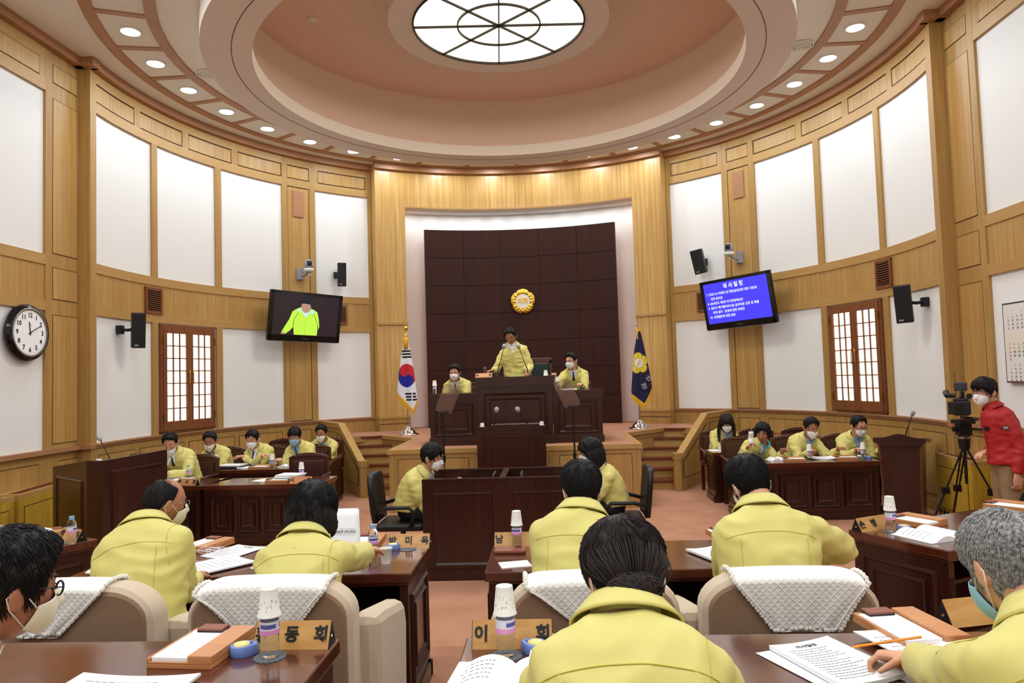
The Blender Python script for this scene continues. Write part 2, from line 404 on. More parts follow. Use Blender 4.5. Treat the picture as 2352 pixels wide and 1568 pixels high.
c.build('ceiling_cove', 'dome_white', kind=S_, auto=40)
c = B(); c.sector(1.50, 3.66, 0, 360, 7.17, 7.25, 0, 3, cc); c.build('ceiling_dome', 'dome_tile', kind=S_, auto=40)
c = B(); c.sector(1.21, 1.54, 0, 360, 6.834, 6.86, 0, 3, cc); c.sector(1.52, 1.54, 0, 360, 6.86, 7.18, 0, 3, cc); c.sector(1.19, 1.225, 0, 360, 6.84, 6.90, 0, 3, cc)
c.build('ceiling_drum', 'ring_white', kind=S_, auto=40)
B().tube([(3.47*math.sin(2*math.pi*k/72), .086+3.47*math.cos(2*math.pi*k/72), 6.09) for k in range(73)], .012, 6, cap=False).build('neon_tube', 'neon', label='orange neon ring hidden in the ceiling cove', cat='light')
# timber bands and cross bars of the downlight ring
c = B(); c.sector(5.0, 5.135, 0, 360, ZC-.018, ZC+.01, 0, 3, cc); c.sector(4.33, 4.46, 0, 360, ZC-.018, ZC+.01, 0, 3, cc)
for aa, ab in zip(DLA, DLA[1:]+[DLA[0]+360]):
    a = (aa+ab)/2
    da = R_(a); t = Vector((math.cos(da), -math.sin(da), 0)); rr = Vector((math.sin(da), math.cos(da), 0)); o = Vector((0, .086, 0))
    q = [o+rr*4.44+t*.045, o+rr*5.02+t*.045, o+rr*5.02-t*.045, o+rr*4.44-t*.045]
    c.prism([(v.x, v.y) for v in q], ZC-.0155, ZC+.01)
c.build('trim_11', 'oak_red', kind=S_)
names = {}
sky = thing('skylight', 'large round backlit ceiling light divided by black spokes and an inner ring', 'ceiling light', (0, .086, 6.85))
g = B(); g.lathe([(0.001, .0), (1.205, .0), (1.205, .02), (.001, .02)], 72); g.build('glass_disc', 'sky_glass', sky)
f = B()
for k in range(8):
    a = R_(k*45-4); f.box((-.009, .0, -.03), (.009, 1.205, 0), 0, Matrix.Rotation(-a, 4, 'Z'))
f.sector(.572, .59, 0, 360, -.03, 0, 0, 5); f.sector(1.185, 1.207, 0, 360, -.034, 0, 0, 5)
f.build('spoke_frame', 'black_iron', sky)
ORD = ['', '', '', '', '', '', '']
def dl_label(a):
    side = 'right' if a > 0 else 'left'
    i = round((abs(a)-40.5)/11)
    if i == 0: return f'small downlight on the {side} half hidden by the white ceiling ring'
    if 1 <= i <= 5: return f'round recessed downlight on the {side} side, number {["", "one", "two", "three", "four", "five"][i]} counted from the platform outwards'
    if i == 6: return f'round recessed downlight on the {side} cut by the top edge of the photo'
    return 'recessed downlight out of sight in the ceiling band'
L0 = None
for ang in DLA:
    a = R_(ang)
    if L0 is None:
        L0 = thing('downlight', '', 'ceiling light'); L = L0
        B().sector(.11, .135, 0, 360, 0, .012, 0, 15).build('trim_ring', 'lamp_trim', L0)
        B().lathe([(.001, .004), (.108, .004), (.108, .01), (.001, .01)], 24).build('diffuser', 'lamp_glow', L0)
    else: L = copy_tree(L0)
    place(L, (4.71*math.sin(a), .086+4.71*math.cos(a), ZC-.012), 0, dl_label(ang), 'downlights in the ceiling band')
# ------------------------------------------------------------------ platform, steps and balustrades
H_ = .9
poly = [(-1.83, .55), (1.83, .55), (1.83, 2.53), (2.62, 3.47), (3.02, 4.63), (2.2, 4.9), (2.2, 5.6), (0, 5.97), (-2.2, 5.6), (-2.2, 4.9), (-3.02, 4.63), (-2.62, 3.47), (-1.83, 2.53)]
def arcpts(r, a0, a1, n): return [(r*math.sin(R_(a0+(a1-a0)*k/n)), r*math.cos(R_(a0+(a1-a0)*k/n))) for k in range(n+1)]
top = [(-1.77, .61), (1.77, .61), (1.77, 2.53), (2.60, 3.47), (3.05, 3.15)]+arcpts(5.53, 44, 27, 6)+arcpts(5.96, 26, -26, 14)+arcpts(5.53, -27, -44, 6)+[(-3.05, 3.15), (-2.60, 3.47), (-1.77, 2.53)]
B().prism(top, .80, H_, 1, top=0).build('platform_floor', ['carpet', 'oak_v'], kind=S_)
p = B()
def facade(p, a, b, z0, z1, panels, n_out=.012, top_nose=True):
    a, b = Vector((*a, 0)), Vector((*b, 0)); ex = (b-a); L = ex.length; ex.normalize(); ey = Vector((-ex.y, ex.x, 0))
    M = Matrix(((ex.x, ey.x, 0, a.x), (ex.y, ey.y, 0, a.y), (0, 0, 1, 0), (0, 0, 0, 1)))
    p.box((0, 0, z0), (L, .06, z1), 0, M)
    for x0, x1 in panels: p.box((x0, -.002, z0+.16), (x1, .01, z1-.13), 1, M); p.box((x0+.008, -.008, z0+.168), (x1-.008, .01, z1-.138), 2, M)
    if top_nose: p.box((-.025, -.025, z1-.06), (L+.025, .07, z1+.004), 3, M)
facade(p, (-1.80, .58), (1.80, .58), 0, H_, [(.12, 1.15), (1.3, 2.3), (2.45, 3.48)])
facade(p, (1.805, .575), (1.805, 2.53), 0, H_-.002, [(.1, 1.8)]); facade(p, (-1.805, 2.53), (-1.805, .575), 0, H_-.002, [(.1, 1.8)])
facade(p, (1.80, 2.53), (2.62, 3.47), 0, H_, [(.1, 1.15)]); facade(p, (-2.62, 3.47), (-1.80, 2.53), 0, H_, [(.1, 1.15)])
p.build('platform_front', ['oak_v', 'groove', 'oak_panel', 'oak_h'], kind=S_)
for s in (-1, 1):
    nm = 'left' if s < 0 else 'right'
    o = thing('staircase', f'{"six"}-riser wooden staircase up to the platform on the {nm} side', 'stairs', (s*2.4, 2.6, 0))
    L_ = lambda x, y: (x-s*2.4, y-2.6)
    # tread fronts: inner end -> outer end
    tr = [((1.88, 2.13), (2.52, 2.13)), ((1.88, 2.42), (2.60, 2.50)), ((1.90, 2.70), (2.72, 2.72)), ((2.08, 2.92), (2.84, 2.90)), ((2.30, 3.16), (2.97, 3.05)), ((2.52, 3.42), (3.10, 3.20))]
    back = ((2.62, 3.47), (3.15, 3.28))
    for k in range(6):
        (x0, y0), (x1, y1) = tr[k]
        if k == 5: break
        z = .15*(k+1)
        pl = [(x0, y0), (x1, y1)] + [(3.13, 3.25), (2.60, 3.44)]
        if k < 3: pl = [(x0, y0), (x1, y1), (3.13, 3.25), (2.60, 3.44), (1.88, 2.60)]
        pl = [L_(s*x, y) for x, y in pl]
        if s < 0: pl = pl[::-1]
        B().prism(pl, .15*k, z-.03).build('riser', 'oak_h', o)
        q = [(x0, y0-.025), (x1+.01, y1-.025), (tr[k+1][1][0], tr[k+1][1][1]+.02), (tr[k+1][0][0], tr[k+1][0][1]+.02)]
        q = [L_(s*x, y) for x, y in q]
        if s < 0: q = q[::-1]
        B().prism(q, z-.03, z).build('tread', 'stair_wood', o)
    (x0, y0), (x1, y1) = tr[5]
    q = [L_(s*x, y) for x, y in ((x0, y0-.03), (x1, y1-.03), (x1, y1+.03), (x0, y0+.03))]
    if s < 0: q = q[::-1]
    B().prism(q, .86, .90).build('top_nosing', 'stair_wood', o)
    q = [L_(s*x, y) for x, y in ((x0, y0), (x1, y1), (x1, y1+.03), (x0, y0+.03))]
    if s < 0: q = q[::-1]
    B().prism(q, .72, .86).build('riser', 'oak_h', o)
    # balustrade panel: post, sloping panel, short level return to the wall
    b = thing('balustrade', f'sloping solid oak balustrade of the {nm} staircase', 'railing', (s*2.55, 2.0, 0))
    A0, A1, A2 = Vector((2.60, 2.02, 0)), Vector((3.24, 3.08, 0)), Vector((3.86, 3.93, 0))
    def fr(P, Q):
        P = Vector((s*P.x-s*2.55, P.y-2.0, 0)); Q = Vector((s*Q.x-s*2.55, Q.y-2.0, 0)); ex = (Q-P); L = ex.length; ex.normalize(); ey = Vector((ex.y, -ex.x, 0))*s
        return Matrix(((ex.x, ey.x, 0, P.x), (ex.y, ey.y, 0, P.y), (0, 0, 1, 0), (0, 0, 0, 1))), L
    M, L = fr(A0, A1)
    def slab(bb, x0, x1, za, zb, z0, y0, y1, mi, M):   # sloped top from za at x0 to zb at x1
        vs = [M @ Vector(q) for q in ((x0,y0,z0),(x1,y0,z0),(x1,y1,z0),(x0,y1,z0),(x0,y0,za),(x1,y0,zb),(x1,y1,zb),(x0,y1,za))]
        bb.add(vs, [(0,3,2,1),(4,5,6,7),(0,1,5,4),(1,2,6,5),(2,3,7,6),(3,0,4,7)], mi)
    w_ = B(); slab(w_, 0, L, .52, 1.08, 0, -.04, .04, 0, M)
    zt = lambda x: .52+.56*x/L
    vs = [M @ Vector(q) for q in ((.03, .046, .20), (L-.03, .046, .20), (L-.03, .046, zt(L-.03)-.08), (.03, .046, zt(.03)-.08))]; w_.add(vs, [(0, 1, 2, 3)], 1)
    vs = [M @ Vector(q) for q in ((.038, .05, .208), (L-.038, .05, .208), (L-.038, .05, zt(L-.038)-.092), (.038, .05, zt(.038)-.092))]; w_.add(vs, [(0, 1, 2, 3)], 2)
    w_.build('side_panel', ['oak_v', 'groove', 'oak_v'], b)
    M2, L2 = fr(A1, A2)
    w_ = B(); slab(w_, 0, L2, 1.10, 1.10, 0, -.04, .04, 0, M2); w_.box((.1, .041, .2), (L2-.15, .047, 1.0), 1, M2); w_.box((.108, .045, .208), (L2-.158, .051, .992), 2, M2)
    w_.build('level_panel', ['oak_v', 'groove', 'oak_v'], b)
    w_ = B()
    for MM, LL, za, zb in ((M, L, .60, 1.17), (M2, L2, 1.17, 1.17)):
        vs = [MM @ Vector(q) for q in ((0,-.06,za-.09),(LL,-.06,zb-.09),(LL,.06,zb-.09),(0,.06,za-.09),(0,-.06,za),(LL,-.06,zb),(LL,.06,zb),(0,.06,za))]
        w_.add(vs, [(0,3,2,1),(4,5,6,7),(0,1,5,4),(1,2,6,5),(2,3,7,6),(3,0,4,7)], 0)
    w_.build('handrail', 'oak_h', b)
    B().box((-.055, -.055, 0), (.055, .055, .585)).box((-.065, -.065, .50), (.065, .065, .60)).build('post', 'oak_v', b)
# heating cabinets under the wainscot
def cabinet(label, pts, zt=.78):
    """pts: front line (left to right seen from the room)"""
    cx = sum(p[0] for p in pts)/len(pts); cy = sum(p[1] for p in pts)/len(pts)
    o = thing('radiator_cabinet', label, 'cabinet', (cx, cy, 0))
    q = [(x-cx, y-cy) for x, y in pts]
    B().prism(q, 0, zt-.05).build('body', 'cabinet_oak', o)
    ctr = Vector((sum(p[0] for p in q)/len(q), sum(p[1] for p in q)/len(q)))
    B().prism(q, zt-.05, zt).prism([((x-ctr.x)*.93+ctr.x, (y-ctr.y)*.93+ctr.y) for x, y in q], zt-.08, zt-.05).build('top', 'oak_h', o)
    return o, q
def arc_cab(label, a0, a1, r=5.2):
    a0_, a1_ = min(a0, a1), max(a0, a1)
    o = thing('radiator_cabinet', label, 'cabinet', pol(r, (a0+a1)/2))
    c = pol(r, (a0+a1)/2)
    b = B(); b.sector(r, RW-.05, a0, a1, 0, .73, 0, c=(-c.x, -c.y)); b.build('body', 'cabinet_oak', o)
    b = B(); b.sector(r-.025, RW-.05, a0, a1, .735, .78, 0, c=(-c.x, -c.y)); b.sector(r-.012, RW-.05, a0, a1, .70, .735, 0, c=(-c.x, -c.y)); b.build('top', 'oak_h', o)
    b = B()
    d = (a1-a0)
    b.sector(r-.006, r, a0+d*.04, a1-d*.04, .12, .64, 0, c=(-c.x, -c.y)); b.sector(r-.011, r, a0+d*.045, a1-d*.045, .13, .63, 1, c=(-c.x, -c.y)); b.build('front_panel', ['groove', 'cabinet_oak'], o)
    b = B(); b.sector(r+.06, r+.24, a0+d*.1, a1-d*.1, .781, .786, 0, c=(-c.x, -c.y)); b.build('grille', 'stair_wood', o)
arc_cab('low oak radiator cabinet behind the seated officials on the left', -47, -76)
arc_cab('low oak radiator cabinet behind the seated officials on the right', 47, 76)
def side_cab(s, label, yA, yB, dA, dB, zt=.78):
    X = 5.615
    pts = [(s*(X-.0), yA), (s*(X-dA), yA), (s*(X-dB), yB), (s*(X-.0), yB)]
    if s > 0: pts = pts[::-1]
    o, q = cabinet(label, pts, zt)
    cx = sum(p[0] for p in pts)/4; cy = sum(p[1] for p in pts)/4
    P, Q = Vector((s*(X-dA), yA, 0)), Vector((s*(X-dB), yB, 0)); ex = Q-P; L = ex.length; ex.normalize()
    en = Vector((ex.y, -ex.x, 0)); en = en if en.x*s < 0 else -en
    M = Matrix(((ex.x, en.x, 0, P.x-cx), (ex.y, en.y, 0, P.y-cy), (0, 0, 1, 0), (0, 0, 0, 1)))
    f = B(); f.box((.08, -.01, .12), (L-.1, .003, .64), 0, M); f.box((.09, -.01, .13), (L-.11, .008, .63), 1, M)
    f.build('front_panel', ['groove', 'cabinet_oak'], o)
    if s > 0:
        f = B()
        for k in range(3): f.lathe([(.001, 0), (.028, 0), (.028, .006), (.001, .006)], 16, 0, M @ Vector((.09+.1*k, .006, .075)), M.to_3x3() @ Vector((0, 1, 0)))
        f.build('vent_hole', 'black', o, label='row of dark round vent holes')
    f = B()
    for k in range(26):
        x = .1+(L-.2)*k/26; f.box((x, -.17, zt), (x+(L-.2)/52, -.05, zt+.004), 0, M)
    f.build('grille', 'stair_wood', o)
side_cab(-1, 'low oak radiator cabinet by the wall under the clock, left of the tall lectern', -.95, -2.13, .12, .34)
side_cab(-1, 'low oak radiator cabinet by the left wall at the photo edge', -2.2, -4.6, .34, .34)
side_cab(1, 'low oak radiator cabinet with round vent holes behind the camera tripod', -.32, -1.25, .22, .31)
side_cab(1, 'low oak radiator cabinet at the right photo edge behind the red jacket', -1.6, -4.0, .31, .34, .72)

# ------------------------------------------------------------------ panelled desks
def desk(label, w, d, h, loc, rot, npan=3, front=True, group=None, name='desk', m='dark_wood', top='dark_wood_h', drop=0, fluted=True, topm=None, t=.05):
    """local: sitter on +y, public front at y=0, centred on x"""
    o = thing(name, label, 'desk', loc, rot, group)
    B().box((-w/2-.02, -.02, h-t), (w/2+.02, d+.02, h)).box((-w/2, 0, h-t-.02), (w/2, d, h-t)).build('desktop', topm or top, o, bevel=.006)
    b = B(); b.box((-w/2+.02, .02, .09), (w/2-.02, .045, h-t-.02))
    b.box((-w/2, .0, .09), (-w/2+.06, .039, h-t-.0205)); b.box((w/2-.06, .0, .09), (w/2, .039, h-t-.0205)); b.box((-w/2+.061, .008, h-t-.09), (w/2-.061, .0415, h-t-.021)); b.box((-w/2+.061, .008, .091), (w/2-.061, .0415, .15))
    pw = (w-.12)/npan
    for k in range(npan):
        x0 = -w/2+.06+k*pw
        if k: b.box((x0-.025, .0065, .151), (x0+.025, .04, h-t-.091))
        P = (0, .008, 0)
        b.mould((0, .02, 0), (1, 0, 0), (0, 0, 1), (0, -1, 0), x0+.03, .16, x0+pw-.03, h-t-.10, .03, .022)
        b.mould((0, .02, 0), (1, 0, 0), (0, 0, 1), (0, -1, 0), x0+.09, .22, x0+pw-.09, h-t-.16, .03, .022)
    b.build('front_panel', m, o)
    for s in (-1, 1):
        b = B(); b.box((min(s*w/2, s*(w/2-.045)), .04, .09), (max(s*w/2, s*(w/2-.045)), d, h-t-.02))
        P = (s*w/2, 0, 0)
        b.mould(P, (0, 1, 0), (0, 0, 1), (s, 0, 0), .07, .16, d-.07, h-t-.08, .028, .016); b.mould(P, (0, 1, 0), (0, 0, 1), (s, 0, 0), .13, .22, d-.13, h-t-.14, .028, .016)
        if fluted:
            for q in range(3): x = s*(w/2-.012-.011*q); b.box((x-.003, d, .16), (x+.003, d+.004, h-t-.1))
        b.build('side_panel', m, o)
    b = B(); b.box((-w/2-.015, -.015, 0), (w/2+.015, .06, .09)); b.box((-w/2-.015, 0, 0), (-w/2+.05, d+.01, .09)); b.box((w/2-.05, 0, 0), (w/2+.015, d+.01, .09)); b.build('plinth', m, o, bevel=.004)
    B().box((-w/2+.045, .045, h-t-.19), (w/2-.045, d-.12, h-t-.17)).build('shelf', m, o)
    return o
# council desks: sitter side towards the photographer (rot 180)
def cdesk(label, x0, x1, yfar, h0, d=.62, n=3, rot=180, **k): return desk(label, x1-x0-.04, d-.04, .756, ((x0+x1)/2, yfar-.02, h0), rot, n, topm='dark_wood_h', **k)
G_C = 'council desks in straight rows'
cdesk('glossy dark council desk in the left front corner with the wooden memo tray', -2.1, -.16, -7.33, .30, .66, group=G_C)
cdesk('glossy dark council desk in front of the person with the bun', .26, 2.02, -7.33, .30, .66, group=G_C)
cdesk('glossy dark council desk in front of the balding man and the woman holding papers', -2.05, -.19, -5.37, .15, .63, group=G_C)
cdesk('glossy dark council desk in front of the two middle row men on the right', .19, 1.94, -5.37, .15, .63, group=G_C)
desk('dark council desk on the right set at an angle, open book on top', 1.5, .60, .756, (3.05, -4.83, .15), 180+27, 3, group='angled council desks', topm='dark_wood_h')
desk('dark council desk at the right photo edge with a memo tray', 1.5, .60, .756, (4.36, -3.98, .15), 180+38, 3, group='angled council desks', topm='dark_wood_h')
desk('dark council desk at the left photo edge with a bottle and name plate', 1.5, .60, .756, (-3.19, -4.69, .15), 180-27, 3, group='angled council desks', topm='dark_wood_h')
# officials' desks, fronts facing the council
T3 = .72
desk('front dark desk of the left officials, the end with the vice head name plate', 1.5, .58, T3, (-4.40, -1.10, 0), -15, 3, group='officials desks')
desk('front dark desk of the left officials, the middle with the empty leather chair', 1.42, .58, T3, (-2.91, -1.30, 0), 0, 4, group='officials desks')
desk('second row dark desk of the left officials behind the front desk', 2.5, .58, T3, (-3.98, .17, 0), 0, 5, group='officials desks')
desk('third row dark desk of the left officials by the left balustrade', 1.85, .50, T3, (-3.83, 1.40, 0), 0, 5, group='officials desks')
desk('long front dark desk of the right officials beside the lectern', 1.72, .60, T3, (3.76, -.47, 0), 0, 4, group='officials desks')
desk('second row dark desk of the right officials by the right balustrade', 1.85, .50, T3, (3.81, .86, 0), 0, 4, group='officials desks')
# stenographers' enclosure
o = thing('stenographer_desk', 'dark double desk with high privacy screens in the centre of the floor', 'desk', (.07, -2.87, 0))
for nm, x0, x1 in (('front_screen', -.77, 0), ('front_screen', 0, .77)):
    b = B(); b.box((x0, 0, .02), (x1, .04, .93)); b.mould((0, 0, 0), (1, 0, 0), (0, 0, 1), (0, -1, 0), x0+.10, .13, x1-.10, .82, .03, .014); b.box((x0, -.008, .93), (x1, .048, .95)); b.build(nm, 'dark_wood', o)
for x0, x1 in ((-.77, 0), (0, .77)): B().box((x0, .71, .02), (x1, .75, .93)).box((x0, .702, .93), (x1, .758, .95)).build('rear_screen', 'dark_wood', o)
B().box((-.02, .04, .1), (.02, .71, .93)).box((-.03, .04, .93), (.03, .71, .95)).build('divider', 'dark_wood', o)
B().box((-.77, .04, .68), (-.02, .71, .72)).box((.02, .04, .68), (.77, .71, .72)).build('desktop', 'dark_wood_h', o)
B().box((-.785, -.03, 0), (.785, .05, .08)).box((-.785, -.02, .08), (.785, .0, .10)).box((-.785, .70, 0), (.785, .77, .08)).build('plinth', 'dark_wood', o)
# rostrum on the platform
o = thing('rostrum', 'dark panelled rostrum bench on the platform, raised in the middle', 'desk', (.02, 1.0, .9))
for nm, x0, x1, y0, h, ov in (('centre_bench', -.56, .56, 0, 1.01, .03), ('wing_bench', -1.30, -.56, .06, .78, .02), ('wing_bench', .56, 1.30, .06, .78, .02)):
    b = B(); e_ = .002 if nm[0] == 'c' else .004; b.box((x0+e_, y0, .1), (x1-e_, y0+.04, h-.12)); b.box((x0+e_, y0+.041, .1), (x0+.04, y0+.75, h-.12)); b.box((x1-.04, y0+.041, .1), (x1-e_, y0+.75, h-.12))
    if nm[0] == 'c':
        b.mould((0, y0, 0), (1, 0, 0), (0, 0, 1), (0, -1, 0), x0+.09, .2, x1-.09, .77, .035, .02); b.mould((0, y0, 0), (1, 0, 0), (0, 0, 1), (0, -1, 0), x0+.17, .28, x1-.17, .69, .03, .018)
    else:
        b.mould((0, y0, 0), (1, 0, 0), (0, 0, 1), (0, -1, 0), x0+.08, .15, x1-.08, .63, .03, .02); b.mould((0, y0, 0), (1, 0, 0), (0, 0, 1), (0, -1, 0), x0+.16, .23, x1-.16, .55, .025, .018)
    b.build(nm, 'dark_wood', o)
    B().box((x0-ov, y0-ov, h-.13), (x1+ov, y0+.05, h-.041)).box((x0-ov-.003, y0-ov-.003, h-.04), (x1+ov+.003, y0+.78, h)).box((x0-ov*.5, y0-ov*.5, h-.16), (x1+ov*.5, y0+.05, h-.13)).build('desktop', 'dark_wood', o)
    B().box((x0-.015, y0-.03, 0), (x1+.015, y0+.05, .09)).box((x0-.01, y0-.018, .09), (x1+.01, y0+.04, .115)).build('plinth', 'dark_wood', o, bevel=.004)
# speaker's lectern on the floor in front of the platform
o = thing('lectern', 'dark wooden speaker lectern with two bent microphones in front of the rostrum', 'lectern', (0, .05, 0))
b = B(); b.box((-.47, 0, .06), (.47, .04, 1.22)); b.mould((0, 0, 0), (1, 0, 0), (0, 0, 1), (0, -1, 0), -.36, .2, .36, 1.11, .03, .015); b.box((-.475, -.005, 1.21), (.475, .045, 1.235)); b.build('front_panel', 'dark_wood', o)
for s in (-1, 1): B().box((min(s*.47, s*.43), .04, .06), (max(s*.47, s*.43), .42, 1.23)).build('side_panel', 'dark_wood', o)
B().box((-.43, .04, 1.17), (.43, .42, 1.20)).build('top', 'dark_wood_h', o)
B().box((-.49, -.02, 0), (.49, .43, .08)).build('plinth', 'dark_wood', o)
# two lecterns at the sides
o = thing('lectern', 'tall dark lectern with panelled sides at the left of the officials desk', 'lectern', (-4.0, -2.6, 0), 0)
pts = [(-4.95, -2.05), (-4.13, -2.70), (-3.94, -2.74), (-3.72, -1.93)]
loc = Vector((-4.0, -2.6, 0)); q = [Vector((x, y, 0))-loc for x, y in pts]; hts = [1.07, 1.19, 1.19, 1.21]
def wallpiece(b, P, Q, za, zb, th=.035, mi=0, z0=.0):
    ex = (Q-P); L = ex.length; ex.normalize(); en = Vector((ex.y, -ex.x, 0))
    M = Matrix(((ex.x, en.x, 0, P.x), (ex.y, en.y, 0, P.y), (0, 0, 1, 0), (0, 0, 0, 1)))
    vs = [M @ Vector(k) for k in ((0,-th,z0),(L,-th,z0),(L,0,z0),(0,0,z0),(0,-th,za),(L,-th,zb),(L,0,zb),(0,0,za))]
    b.add(vs, [(0,3,2,1),(4,5,6,7),(0,1,5,4),(1,2,6,5),(2,3,7,6),(3,0,4,7)], mi); return M, L, ex, en
b = B(); M, L, ex, en = wallpiece(b, q[0], q[1], 1.07, 1.19)
b.mould(q[0]+en*.0, ex, (0, 0, 1), en, .13, .15, L-.12, .98, .035, .015); b.build('side_panel', 'dark_wood', o)
b = B(); wallpiece(b, q[1], q[2], 1.19, 1.19); b.build('corner_post', 'dark_wood', o)
b = B(); M, L, ex, en = wallpiece(b, q[2], q[3], 1.19, 1.215)
b.mould(q[2], ex, (0, 0, 1), en, .10, .15, L-.08, 1.08, .035, .015); b.build('front_panel', 'dark_wood', o)
b = B(); wallpiece(b, q[3], q[3]+Vector((-.55, .25, 0)), 1.21, 1.15); b.build('side_panel', 'dark_wood', o)
b = B(); b.add([q[0]+Vector((.06, .02, .98)), q[1]+Vector((.02, .06, 1.10)), q[2]+Vector((-.0, .06, 1.10)), q[3]+Vector((-.05, .0, 1.12)), q[3]+Vector((-.5, .25, 1.08))], [(0, 1, 2, 3, 4)]); b.build('top', 'dark_wood_h', o, solid=.02)
o = thing('lectern', 'tapering dark lectern with a curved top beside the tripod on the right', 'lectern', (4.86, -.54, 0), -32)
b = B(); w0, w1, d0 = .33, .30, .46
def taper(b, xw0, xw1, y0, y1, z0, z1, mi=0):
    vs = [(-xw0, y0, z0), (xw0, y0, z0), (xw0, y1, z0), (-xw0, y1, z0), (-xw1, y0-.02, z1), (xw1, y0-.02, z1), (xw1, y1, z1), (-xw1, y1, z1)]
    b.add(vs, [(0,3,2,1),(4,5,6,7),(0,1,5,4),(1,2,6,5),(2,3,7,6),(3,0,4,7)], mi)
taper(b, .20, .23, 0, .56, 0, .94); b.build('body', 'dark_wood', o)
b = B()
for s in (-1, 1):
    vs = [(s*.20-.012, -.012, 0), (s*.20+.012, -.012, 0), (s*.20+.012, .01, 0), (s*.20-.012, .01, 0), (s*.23-.012, -.032, .94), (s*.23+.012, -.032, .94), (s*.23+.012, -.01, .94), (s*.23-.012, -.01, .94)]
    b.add(vs, [(0,3,2,1),(4,5,6,7),(0,1,5,4),(1,2,6,5),(2,3,7,6),(3,0,4,7)])
b.build('edge_strip', 'desk_red', o)
b = B(); n = 24; prof = []
for k in range(n+1):
    x = -.29+.58*k/n; z = 1.00+.055*math.exp(-(x/.13)**2)
    prof.append((x, z))
ring = lambda y, dz: [Vector((x, y, z+dz)) for x, z in prof]+[Vector((.29, y, .955)), Vector((.22, y, .90)), Vector((-.22, y, .90)), Vector((-.29, y, .955))]
b.loft([ring(-.05, 0), ring(-.01, .0)]); b.loft([[Vector((x*1.0, y, z)) for x, z in ((-.29, zz-.03), (.29, zz-.03), (.29, zz+.02), (-.29, zz+.02))] for y, zz in ((-.01, .985), (.62, .93))]); b.build('top', 'dark_wood', o)
# ------------------------------------------------------------------ chairs
def official_chair(label, loc, rot, group='brown leather officials chairs', low=False, m='chair_leather', z=0):
    """faces +y locally (rot turns it)"""
    o = thing('armchair', label, 'chair', loc, rot, group)
    W = .27
    B().box((-W, -.24, .40), (W, .26, .49)).build('seat', m, o, bevel=.03)
    # high back with arched carved crest
    n = 12
    def arch(x): return .06*max(0, math.cos(x/W*math.pi/2))**.7
    f = B()
    outer = [(-W, .45)]+[(-W+2*W*k/n, .90+arch(-W+2*W*k/n)) for k in range(n+1)]+[(W, .45)]
    f.loft([[Vector((x, y-.0, z)) for x, z in outer] for y in (-.31, -.26)], 0); f.build('back_frame', 'desk_red' if m != 'chair_leather' else 'chair_wood', o)
    B().box((-W+.05, -.275, .52), (W-.05, -.235, .86)).box((-W+.05, -.325, .52), (W-.05, -.30, .86)).build('back_cushion', m, o, bevel=.018)
    c = B()
    for k in range(9): x = -.18+.045*k; c.ell((x, -.262, .90+arch(x)*.55-.008), (.024, .013, .02), 8, 5); c.ell((x, -.308, .90+arch(x)*.55-.008), (.024, .013, .02), 8, 5)
    c.build('crest_carving', 'chair_wood', o, smooth=True)
    for s in (-1, 1):
        B().tube([(s*(W+.02), -.26, .68), (s*(W+.035), 0, .68), (s*(W+.03), .2, .66), (s*(W+.02), .22, .48)], .022, 8).build('armrest', 'chair_wood', o, smooth=True)
        for y in (-.25, .22): B().box((s*(W-.03)-.025, y-.025, 0), (s*(W-.03)+.025, y+.025, .42)).build('leg', 'chair_wood', o)
    return o
mat('chair_leather', (66, 34, 30), .35, coat=.2, bump=(20, .25)); mat('chair_wood', (70, 28, 20), .3, coat=.3, bump=(50, .4))
mat('beige_fabric', (206, 186, 162), .9, bump=(300, .35), sheen=.2); mat('brown_fabric', (150, 118, 92), .92, bump=(300, .35), sheen=.2)
mat('lace', (244, 242, 236), .9, bump=(240, .3)); mat('lace_edge', (240, 238, 230), .9)
oc = official_chair('tall brown leather chair with carved crest, empty, behind the front left desk', (-2.76, -.35, 0), 180)
def och(label, x, y, rot=180, **k):
    c = copy_tree(oc); place(c, (x, y, k.pop('z', 0)), rot, label); return c
och('brown leather chair behind the man with folded hands at the left lectern', -4.42, -.14, 168)
och('brown leather chair of the man with a lowered mask in the second left row', -4.50, 1.00)
och('brown leather chair of the man with crossed arms on the left', -3.80, 1.00)
och('brown leather chair of the man with the blue face mask', -3.15, 1.00)
och('brown leather chair of the man in the back left corner by the balustrade', -3.33, 2.26, 178)
och('empty carved brown chair in the third left row between two seated men', -4.10, 2.30)
och('brown leather chair of the woman with long hair by the right balustrade', 3.20, 1.78)
och('brown leather chair of the woman holding her mask', 3.25, .50)
och('brown leather chair of the man turning a page on the right', 3.95, .50)
och('brown leather chair of the man writing beside the right lectern', 4.66, .50)
och('empty brown chair against the right wall behind the woman holding her mask', 3.86, 1.85)
och('empty brown chair against the right wall behind the man turning a page', 4.50, 1.75)
och('carved brown chair of the clerk on the left of the rostrum', -.92, 2.25, 180, z=.9)
och('carved brown chair of the masked man on the right of the rostrum', .98, 2.30, 180, z=.9)
mat('green_leather', (22, 46, 44), .4, bump=(20, .3))
pc = thing('armchair', 'high green upholstered chair with brown frame behind the standing chairman', 'chair', (.28, 2.35, .9), 180)
B().box((-.30, -.28, .42), (.30, .28, .52)).build('seat', 'green_leather', pc, bevel=.03)
B().box((-.31, -.34, .4), (-.26, -.28, 1.28)).box((.26, -.34, .4), (.31, -.28, 1.28)).box((-.31, -.34, 1.22), (.31, -.28, 1.32)).build('back_frame', 'chair_wood', pc, bevel=.01)
B().box((-.26, -.33, .5), (.26, -.26, 1.23)).build('back_cushion', 'green_leather', pc, bevel=.02)
